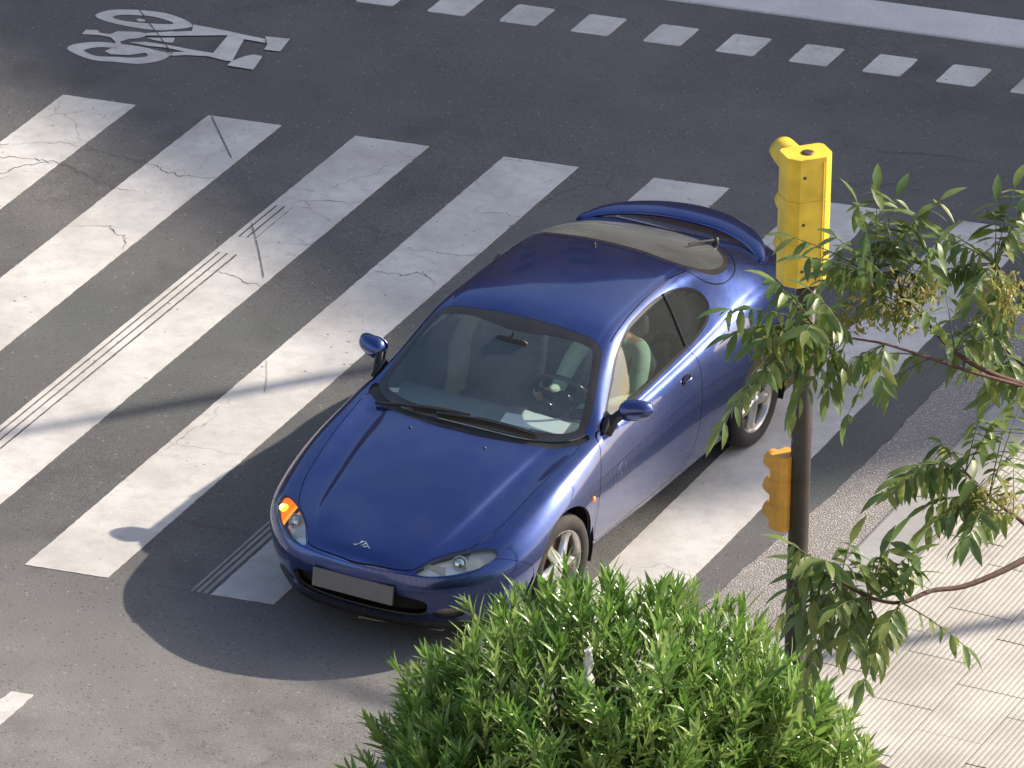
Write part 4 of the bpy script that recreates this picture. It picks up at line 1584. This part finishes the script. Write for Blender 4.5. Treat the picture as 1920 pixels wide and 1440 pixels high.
for s in (1, -1):
    m.lathe([(.0001, .006), (.006, .004), (.009, -.002)], 10, 0, Matrix.Translation((-1.402, yd + .030 * s, 1.150)) @ Vector((1, 0, 0)).to_track_quat('Z', 'Y').to_matrix().to_4x4())
m.build('eyes', MAT['hair'], person)
# ------------------------------------------------------------------ traffic light
MAT['yellow'] = simple('yellow_housing', (.80, .56, .05), .45, noise=(5, .22), coat=.1, bump=(40, .1))
MAT['amberbox'] = simple('weathered_yellow_housing', (.72, .36, .06), .5, noise=(9, .15))
MAT['poledark'] = simple('dark_painted_pole', (.045, .036, .030), .5, noise=(10, .25), bump=(30, .15))
MAT['lamp_off'] = simple('dark_signal_lens', (.05, .02, .015), .12, coat=1)
TL_O = Vector((6.84, -6.545, .05))
tl = empty('traffic_light', TL_O)
tag(tl, 'yellow traffic light on a dark pole beside the crossing', 'traffic light')
m = MB()
m.lathe([(.10, -.04), (.10, .012), (.065, .020), (.062, .10), (.058, .11), (.057, 1.2), (.055, 2.58), (.0001, 2.58)], 28)
m.build('pole', MAT['poledark'], tl)


def signal(parent, name, base, yaw, wd, dp, hh, n, vis_r, vis_l, mat, ch):
    root = empty(name, base, yaw, parent)
    # local +x faces the traffic
    m = MB()
    out = [(dp / 2, -wd / 2 + ch * .4), (dp / 2, wd / 2 - ch * .4), (dp / 2 - ch * .4, wd / 2), (-dp / 2 + ch, wd / 2), (-dp / 2, wd / 2 - ch), (-dp / 2, -wd / 2 + ch), (-dp / 2 + ch, -wd / 2), (dp / 2 - ch * .4, -wd / 2)]
    sec_h = hh / n
    for k in range(n):
        m.prism(out, k * sec_h + .0025, (k + 1) * sec_h - .0025)
        if k < n - 1: m.prism([(x * .97, y * .97) for x, y in out], (k + 1) * sec_h - .003, (k + 1) * sec_h + .003)
    bevel(m.build('housing', mat, root), .006, 2, 25)
    for k in range(n):
        zc = (k + .5) * sec_h
        m = MB()
        Mx = Matrix.Translation((dp / 2, 0, zc)) @ Matrix.Rotation(math.pi / 2, 4, 'Y')
        m.lathe([(.0001, .012), (vis_r * .6, .008), (vis_r * .92, .001)], 20, 0, Mx)
        m.build('lens', MAT['lamp_off'], root)
        m = MB()
        rows = []
        for t in np.linspace(0, 1, 9):
            row = []
            for a in np.linspace(R(-35), R(215), 20):
                sl = vis_l[k] * (1 if math.sin(a) > 0 else 1 + .75 * math.sin(a))
                row.append(Vector((dp / 2 - .002 + sl * t, vis_r * math.cos(a) * (1 - .06 * t), zc + vis_r * math.sin(a) * (1 - .06 * t) + .0 * t)))
            rows.append(row)
        m.grid(rows, 0, True)
        v = m.build('visor', mat, root)
        sd = v.modifiers.new('s', 'SOLIDIFY')
        sd.thickness = .004
    return root


hd_ = signal(tl, 'signal_head', (-.02, 0, 2.52), R(129), .262, .19, .77, 3, .080, (.15, .15, .24), MAT['yellow'], .055)
m = MB()
m.lathe([(.036, .0), (.036, .006), (.028, .010), (.0001, .008)], 18, 0, Matrix.Translation((-.01, 0, .7665)))
m.build('cap_plug', MAT['brake'], hd_)
for zz_ in (.10, .38, .66):
    m = MB()
    m.lathe([(.0001, .006), (.007, .005), (.010, 0)], 8, 0, Matrix.Translation((-.095, .05, zz_)) @ Matrix.Rotation(-math.pi / 2, 4, 'Y'))
    m.build('bolt', MAT['poledark'], hd_)
m = MB()
m.tube([(-.097, -.06, .02), (-.097, -.06, .74)], .004, 6)
m.build('housing_seam', MAT['yellow'], hd_)
rp_ = signal(tl, 'repeater_signal', (-.088, -.01, 1.0), R(150), .135, .11, .46, 3, .058, (.06, .06, .06), MAT['amberbox'], .022)
m = MB()
m.tube([(-.03, 0, 1.10), (-.10, 0, 1.10)], .014, 8)
m.tube([(-.03, 0, 1.36), (-.10, 0, 1.36)], .014, 8)
m.build('bracket', MAT['poledark'], tl)
# ------------------------------------------------------------------ plants
def leaf_mesh(name, L, Wd, fold=.25, curl=.15, tipp=.7):
    """lance shaped leaf along +x, face up +z, folded on its midrib"""
    m = MB()
    st = [(0, .12), (.22, .78), (.48, 1.0), (.75, .66), (1, .02)]
    rows = []
    for t, w_ in st:
        x = L * t
        z0 = -curl * L * t * t
        hw = Wd / 2 * w_
        rows.append([(x, -hw, z0 + fold * hw), (x, 0, z0), (x, hw, z0 + fold * hw)])
    m.grid(rows, 0, True)
    return m


def mk_leaf(name, c1, c2, c3, rough, trans):
    b = NB(name)
    oi = b.n.nodes.new('ShaderNodeObjectInfo')
    at = b.n.nodes.new('ShaderNodeAttribute')
    at.attribute_name = 'tint'
    rv = b.math('ADD', oi.outputs['Random'], at.outputs['Fac'])
    rv = b.math('FRACT', rv)
    c = b.ramp(rv, [(0.0, c1), (.5, c2), (1.0, c3)])
    c = b.mix(b.ramp(b.noise(30, 3), [(.4, 0.0), (.8, .3)]), c, tuple(x * .6 for x in c1))
    b.col(c)
    b.p.inputs['Roughness'].default_value = rough
    b.p.inputs['Specular IOR Level'].default_value = .6
    tl_ = b.n.nodes.new('ShaderNodeBsdfTranslucent')
    b.L(c, tl_.inputs['Color'])
    mx = b.n.nodes.new('ShaderNodeMixShader')
    mx.inputs[0].default_value = trans
    b.L(b.p.outputs[0], mx.inputs[1])
    b.L(tl_.outputs[0], mx.inputs[2])
    b.L(mx.outputs[0], b.n.nodes['Material Output'].inputs[0])
    return b.m


MAT['leaf_oleander'] = mk_leaf('oleander_leaf', (.11, .24, .045), (.185, .34, .065), (.36, .47, .15), .25, .38)
MAT['leaf_tree'] = mk_leaf('tree_leaf', (.115, .190, .065), (.170, .260, .080), (.28, .33, .09), .40, .5)
MAT['seed'] = mk_leaf('winged_seed', (.24, .26, .07), (.34, .36, .10), (.40, .28, .09), .6, .45)
MAT['bark'] = simple('young_bark', (.085, .045, .035), .8, noise=(30, .3), bump=(80, .5))
MAT['stem'] = simple('green_stem', (.10, .12, .04), .7, noise=(20, .2))


def to_world(o):
    """the mesh is in world coordinates although its parent stands elsewhere"""
    o.matrix_parent_inverse = Matrix.Translation(-Vector(o.parent.location))


def frame(base, d, up, roll=0.0):
    x = Vector(d).normalized()
    y = Vector(up).cross(x)
    if y.length < 1e-4: y = x.orthogonal()
    y.normalize()
    z = x.cross(y)
    if roll:
        q = Matrix.Rotation(roll, 3, x)
        y, z = q @ y, q @ z
    return Matrix(((x.x, y.x, z.x, base[0]), (x.y, y.y, z.y, base[1]), (x.z, y.z, z.z, base[2]), (0, 0, 0, 1)))


class Leaves:
    """leaves of one plant: the largest in view become parts, the rest one mass"""

    def __init__(self): self.items = []

    def add(self, M, mi, pri, tint=None): self.items.append((pri, M, mi, random.random() if tint is None else tint))

    def finish(self, parent, protos, mat, nparts=300, mass='foliage'):
        self.items.sort(key=lambda t: -t[0])
        mes = []
        for k, p in enumerate(protos):
            me = p.mesh('leaf')
            me.materials.append(mat)
            mes.append(me)
        for pri, M, mi, tn in self.items[:nparts]:
            o = bpy.data.objects.new('leaf', mes[mi])
            COL.objects.link(o)
            o.parent = parent
            o.matrix_world = M
        rest = self.items[nparts:]
        if not rest: return
        arrs = [(np.array(p.v), np.array(p.f)) for p in protos]
        vv_, ff_, tt_ = [], [], []
        base = 0
        g = random.Random(1)
        for pri, M, mi, tn in rest:
            v, f = arrs[mi]
            Mn = np.array(M)
            vv_.append(v @ Mn[:3, :3].T + Mn[:3, 3])
            ff_.append(f + base)
            tt_.append(np.full(len(v), tn))
            base += len(v)
        vv_, ff_, tt_ = np.concatenate(vv_), np.concatenate(ff_), np.concatenate(tt_)
        me = bpy.data.meshes.new(mass)
        me.vertices.add(len(vv_))
        me.vertices.foreach_set('co', vv_.ravel())
        me.loops.add(ff_.size)
        me.loops.foreach_set('vertex_index', ff_.ravel().astype(np.int32))
        me.polygons.add(len(ff_))
        me.polygons.foreach_set('loop_start', np.arange(0, ff_.size, ff_.shape[1], dtype=np.int32))
        me.polygons.foreach_set('use_smooth', np.ones(len(ff_), bool))
        me.update()
        me.validate()
        a = me.attributes.new('tint', 'FLOAT', 'POINT')
        a.data.foreach_set('value', tt_.astype(np.float32))
        o = mesh_obj(mass, me, mat, parent)
        o['kind'] = 'stuff'
        return o


random.seed(8)
# --- oleander shrub at the kerb
sg = random.Random(21)
shrub = empty('oleander_shrub', (6.56, -8.75, .04))
tag(shrub, 'dense green shrub with narrow glossy leaves at the kerb', 'shrub')
mb = MB()
mb.prism([(5.9, -10.2), (7.9, -10.0), (8.1, -7.6), (7.3, -7.15), (6.2, -7.4)], .046, .075)
tag(mb.build('planting_bed', MAT['soil']), 'brown soil bed under the shrub', kind='structure')
protos = [leaf_mesh('leaf', .172, .027, .30, .08), leaf_mesh('leaf', .140, .026, .35, .30), leaf_mesh('leaf', .120, .025, .25, -.05)]
LV = Leaves()
stems = MB()
LOBES = [((6.45, -8.75, .60), (1.24, 1.15, .98)), ((7.12, -8.62, .40), (.78, 1.0, .68)), ((5.94, -9.30, .45), (.86, .9, .70)), ((6.85, -8.9, .35), (.85, .9, .75))]
nst = 0
for (c, a), cnt in zip(LOBES, (560, 290, 190, 210)):
    for i in range(cnt):
        # direction over the upper part of the lobe
        z = sg.uniform(-.15, 1)
        ph = sg.uniform(0, 2 * math.pi)
        rr = math.sqrt(max(0, 1 - z * z))
        dv_ = Vector((rr * math.cos(ph), rr * math.sin(ph), z))
        depth = 1 - abs(sg.gauss(0, .11)) + .08 * math.sin(7 * dv_.x + 3) * math.sin(6 * dv_.y + 1) + (.09 if sg.random() < .06 else 0)
        tip = Vector((c[0] + a[0] * dv_.x * depth, c[1] + a[1] * dv_.y * depth, max(.12, c[2] + a[2] * dv_.z * depth)))
        n_ = Vector((dv_.x / a[0], dv_.y / a[1], dv_.z / a[2])).normalized()
        d = (n_ * .65 + Vector((0, 0, .75)) + Vector((sg.gauss(0, .22), sg.gauss(0, .22), sg.gauss(0, .12)))).normalized()
        ln = sg.uniform(.18, .36)
        stsc = sg.uniform(.7, 1.2)
        sttint = sg.random()
        base = tip - d * ln
        root_pt = Vector((c[0], c[1], .1)) + Vector((sg.uniform(-.25, .25), sg.uniform(-.25, .25), 0))
        stems.tube([base.lerp(root_pt, .55), base, base.lerp(tip, .6), tip], [.010, .006, .004, .002], 4, cap=False)
        nst += 1
        nw = int(ln / .036)
        a0 = sg.uniform(0, 6.28)
        o1 = d.orthogonal().normalized()
        o2 = d.cross(o1)
        for k in range(nw):
            t = .12 + .88 * k / max(1, nw - 1)
            p0 = base.lerp(tip, t)
            for q in range(3):
                an = a0 + k * 1.05 + q * 2.094 + sg.gauss(0, .15)
                side = o1 * math.cos(an) + o2 * math.sin(an)
                op = .95 - .62 * t + sg.gauss(0, .10)
                ld = (d * math.cos(op) + side * math.sin(op)).normalized()
                upv = (d * math.sin(op) - side * math.cos(op))
                sc_ = stsc * sg.uniform(.8, 1.12) * (1 - .35 * max(0, t - .8) / .2)
                Mf = frame(p0, ld, upv, sg.gauss(0, .35)) @ Matrix.Scale(sc_, 4)
                pri = depth + .25 * dv_.z + sg.random() * .1 - .15 * dv_.y
                LV.add(Mf, sg.randrange(3), pri, sttint * .75 + sg.random() * .25)
st_o = stems.build('stems', MAT['stem'], shrub)
st_o['kind'] = 'stuff'
to_world(st_o)
bpy.context.view_layer.update()
fo = LV.finish(shrub, protos, MAT['leaf_oleander'])
to_world(fo)
# crumpled pale scrap caught among the leaves
MAT['scrap'] = simple('crumpled_paper', (.62, .62, .58), .8, noise=(12, .15), bump=(30, .6))
mb = MB()
rows = []
for i in range(7):
    t = i / 6
    rows.append([(6.37 + (.028 + .012 * math.sin(i * 2.1)) * math.cos(a) * (1 - .3 * t), -9.02 + .03 * math.sin(a) + .01 * math.sin(3 * a + i), 1.22 + .22 * t + .012 * math.sin(4 * a + i)) for a in np.linspace(0, 6.283, 11)[:-1]])
mb.grid(rows, 0, False, closed_v=True)
mb.poly(rows[-1], 0)
tag(mb.build('paper_scrap', MAT['scrap']), 'crumpled pale scrap caught among the shrub leaves', 'litter')


# --- street tree whose branches reach in from the side
def PX(x, y, D):
    """point at view depth D under a photo position, used to set out the branches in space"""
    d = np.array([(x - 960) / F_PX, (720 - y) / F_PX, 1.0]) * D
    return Vector(np.array(CAM_POS) + CAM_M.T @ d)


tg = random.Random(5)
TB = PX(2330, 1000, 35.5)
tree = empty('street_tree', (TB.x, TB.y, .04))
tag(tree, 'street tree with long feathery compound leaves and yellowish seed clusters reaching over the pavement', 'tree')
trunk = MB()
TT = Vector((TB.x, TB.y, 0))
trunk.tube([TT + Vector((0, 0, .0)), TT + Vector((.03, .02, 1.2)), TT + Vector((-.02, .03, 2.6)), TT + Vector((.02, 0, 4.0)), TT + Vector((0, .05, 5.4)), TT + Vector((.05, .1, 7.0))], [.17, .14, .125, .11, .09, .05], 14)
protoT = [leaf_mesh('leaf', .148, .046, .22, .28), leaf_mesh('leaf', .126, .042, .32, .12), leaf_mesh('leaf', .100, .034, .15, .45)]
TLV = Leaves()
rach = MB()


def compound(base, tipdir, ln, droop, n=6, pri=0.0):
    """pinnate leaf: rachis arching down with pairs of leaflets and one at the end"""
    d = Vector(tipdir).normalized()
    pts = []
    for i in range(9):
        t = i / 8
        pts.append(base + d * (ln * t) + Vector((0, 0, -droop * ln * t * t)))
    rach.tube(pts, [.0045, .004, .0035, .003, .003, .0025, .002, .002, .0015], 4, cap=False)
    sd = d.cross(Vector((0, 0, 1)))
    if sd.length < .05: sd = Vector((1, 0, 0))
    sd.normalize()
    for k in range(n):
        t = .26 + .70 * k / (n - 1)
        i = min(7, int(t * 8))
        p0 = pts[i].lerp(pts[i + 1], t * 8 - i)
        ax = (pts[i + 1] - pts[i]).normalized()
        for s in (1, -1):
            ld = (ax * tg.uniform(.25, .65) + sd * s * tg.uniform(.5, .85) + Vector((0, 0, tg.uniform(-.85, -.2)))).normalized()
            upv = (Vector((0, 0, 1)) + ax * .3 + Vector((tg.gauss(0, .25), tg.gauss(0, .25), 0)))
            TLV.add(frame(p0, ld, upv, tg.gauss(0, .3)) @ Matrix.Scale(tg.uniform(.6, 1.15), 4), tg.randrange(3), pri + tg.random() * .2)
    TLV.add(frame(pts[-1], (pts[-1] - pts[-2]), Vector((0, 0, 1))), 0, pri)


D0 = 34.0
BR = {
 'a': [(2330, 900, 35.4), (2120, 800, 34.8), (1960, 735, 34.3), (1860, 700, 34.1), (1790, 660, 34), (1735, 600, 34), (1690, 555, 34), (1640, 520, 34.0)],
 'b': [(1960, 735, 34.3), (1830, 700, 34.0), (1745, 672, 33.9), (1660, 645, 33.8), (1590, 632, 33.8), (1525, 610, 33.7)],
 'c': [(2330, 700, 35.4), (2120, 600, 34.9), (1980, 560, 34.5), (1910, 535, 34.4), (1865, 495, 34.3)],
 'd': [(2120, 800, 34.8), (2010, 900, 34.4), (1945, 985, 34.2), (1900, 965, 34.1), (1855, 930, 34.0), (1810, 885, 34)],
 'e': [(2330, 1060, 35.4), (2120, 1000, 34.7), (1990, 1020, 34.3), (1920, 1050, 34.1), (1870, 1075, 34.0), (1805, 1100, 33.9), (1745, 1108, 33.8), (1690, 1130, 33.7), (1630, 1120, 33.7), (1575, 1090, 33.6)],
 'f': [(2120, 800, 34.8), (2000, 735, 34.5), (1925, 690, 34.4), (1880, 650, 34.4)],
 'g': [(2330, 500, 35.6), (2150, 400, 35.4), (2050, 330, 35.3)],
 'h': [(2330, 1160, 35.5), (2200, 1200, 35), (2080, 1260, 34.6)],
}
BP = {}
for k, l in BR.items():
    raw = [PX(*q) for q in l]
    pts = []
    for i in range(len(raw) - 1):
        p0, p1, p2, p3 = raw[max(0, i - 1)], raw[i], raw[i + 1], raw[min(len(raw) - 1, i + 2)]
        for q in range(4):
            t = q / 4
            pts.append(.5 * (2 * p1 + (p2 - p0) * t + (2 * p0 - 5 * p1 + 4 * p2 - p3) * t * t + (3 * p1 - p0 - 3 * p2 + p3) * t ** 3))
    pts.append(raw[-1])
    BP[k] = raw
    r0, r1 = {'e': (.024, .007), 'a': (.020, .006), 'b': (.010, .004), 'd': (.016, .006), 'f': (.014, .005)}.get(k, (.026, .007))
    mbr = MB()
    mbr.tube(pts, [r0 + (r1 - r0) * (i / (len(pts) - 1)) ** .7 for i in range(len(pts))], 8)
    o = mbr.build('branch', MAT['bark'], tree)
    to_world(o)
o = trunk.build('trunk', MAT['bark'], tree)
to_world(o)
# (branch, index of node, target pixel of the leaf tip, pairs)
CL = [
 ('a', 7, (1470, 470), 6), ('a', 7, (1560, 470), 5), ('a', 7, (1600, 372), 6), ('a', 7, (1690, 375), 6), ('a', 7, (1790, 368), 6), ('a', 7, (1545, 560), 6),
 ('a', 6, (1640, 430), 6), ('a', 6, (1770, 470), 6), ('a', 6, (1730, 420), 5), ('a', 5, (1600, 600), 6), ('a', 6, (1560, 520), 6),
 ('b', 5, (1345, 605), 7), ('b', 5, (1370, 660), 7), ('b', 5, (1400, 770), 7), ('b', 5, (1440, 730), 7), ('b', 5, (1450, 560), 6), ('b', 4, (1500, 720), 6), ('b', 4, (1560, 750), 6),
 ('b', 4, (1430, 640), 6), ('b', 3, (1600, 720), 5), ('b', 3, (1650, 740), 4), ('b', 4, (1510, 560), 6), ('b', 5, (1480, 660), 6), ('b', 2, (1690, 740), 3),
 ('a', 4, (1720, 590), 4), ('a', 4, (1850, 600), 5),
 ('c', 4, (1760, 460), 7), ('c', 4, (1780, 540), 7), ('c', 4, (1870, 395), 7), ('c', 4, (1930, 400), 7), ('c', 4, (1820, 590), 7), ('c', 4, (1890, 610), 7), ('c', 3, (1860, 620), 6), ('c', 3, (1950, 620), 6), ('c', 4, (1910, 470), 6),
 ('f', 3, (1790, 700), 6), ('f', 3, (1860, 740), 6), ('f', 3, (1910, 760), 6), ('f', 2, (1950, 770), 6), ('f', 3, (1840, 640), 6), ('f', 2, (1880, 720), 6),
 ('d', 5, (1700, 900), 7), ('d', 5, (1690, 950), 7), ('d', 5, (1840, 800), 6), ('d', 5, (1760, 860), 6), ('d', 4, (1740, 980), 7), ('d', 4, (1790, 990), 7), ('d', 4, (1890, 800), 6), ('d', 3, (1850, 1000), 6), ('d', 3, (1900, 860), 6), ('d', 4, (1800, 920), 6), ('d', 5, (1730, 930), 6),
 ('e', 9, (1475, 1030), 7), ('e', 9, (1490, 1090), 7), ('e', 9, (1500, 1170), 7), ('e', 9, (1530, 1240), 7), ('e', 9, (1600, 1010), 6), ('e', 8, (1590, 1220), 7), ('e', 8, (1680, 1010), 6), ('e', 8, (1720, 1040), 6), ('e', 8, (1560, 1160), 7), ('e', 8, (1640, 1190), 6),
 ('e', 7, (1800, 1225), 5), ('e', 7, (1625, 1290), 6), ('e', 7, (1720, 1020), 6), ('e', 8, (1610, 1060), 7), ('e', 7, (1655, 1230), 5), ('e', 9, (1540, 1050), 7), ('e', 9, (1560, 1130), 6),
 ('g', 2, (1980, 330), 6), ('g', 2, (2090, 250), 6), ('g', 1, (2100, 480), 6), ('h', 2, (2000, 1330), 6), ('h', 2, (2080, 1350), 6), ('h', 1, (2150, 1300), 6),
 ('c', 2, (2000, 640), 6), ('c', 1, (2080, 680), 6), ('e', 2, (2010, 1120), 6), ('g', 1, (2200, 330), 6),
]
for (k, i, (tx, ty), n) in list(CL):
    if tx < 1900 and ty not in (1225, 1290) and tg.random() < (.95 if k == 'e' else .8):
        CL.append((k, i, (tx + tg.uniform(-55, 55), ty + tg.uniform(-45, 60)), n))
for (k, i, (tx, ty), n) in CL:
    base = BP[k][i]
    Dt = BR[k][i][2] + tg.uniform(-.28, .22)
    tgt = PX(tx, ty - (18 if k == 'e' else 34), Dt)
    v = tgt - base
    ln = v.length
    dr = tg.uniform(.12, .30)
    v2 = v + Vector((0, 0, dr * ln))
    inview = tx < 1930
    compound(base, v2, max(.22, ln * .98), dr, n, 1.0 if inview else 0.0)
# seed clusters
seed_p = leaf_mesh('seed', .04, .013, .1, .2)
SLV = []
for (sx, sy, rad) in ((1700, 540, .13), (1640, 570, .12), (1690, 590, .10), (1455, 655, .11), (1480, 690, .10), (1535, 650, .10), (1600, 590, .10), (1895, 570, .13), (1880, 530, .1), (1875, 935, .11), (1830, 955, .09), (1740, 545, .08), (1560, 600, .09), (1650, 1060, .06)):
    c = PX(sx, sy, 33.95)
    for q in range(int(900 * rad)):
        dvv = Vector((tg.gauss(0, 1), tg.gauss(0, 1), tg.gauss(0, 1))).normalized() * (rad * tg.random() ** .5)
        SLV.append(frame(c + dvv, Vector((tg.gauss(0, .6), tg.gauss(0, .6), -.6 + tg.gauss(0, .4))), Vector((tg.gauss(0, 1), tg.gauss(0, 1), 1))))
ro = rach.build('leaf_stalks', MAT['stem'], tree)
ro['kind'] = 'stuff'
to_world(ro)
bpy.context.view_layer.update()
fo = TLV.finish(tree, protoT, MAT['leaf_tree'])
to_world(fo)
Q = Leaves()
Q.items = [(0, M_, 0, tg.random()) for M_ in SLV]
fo = Q.finish(tree, [seed_p], MAT['seed'], 0, 'seed_clusters')
to_world(fo)
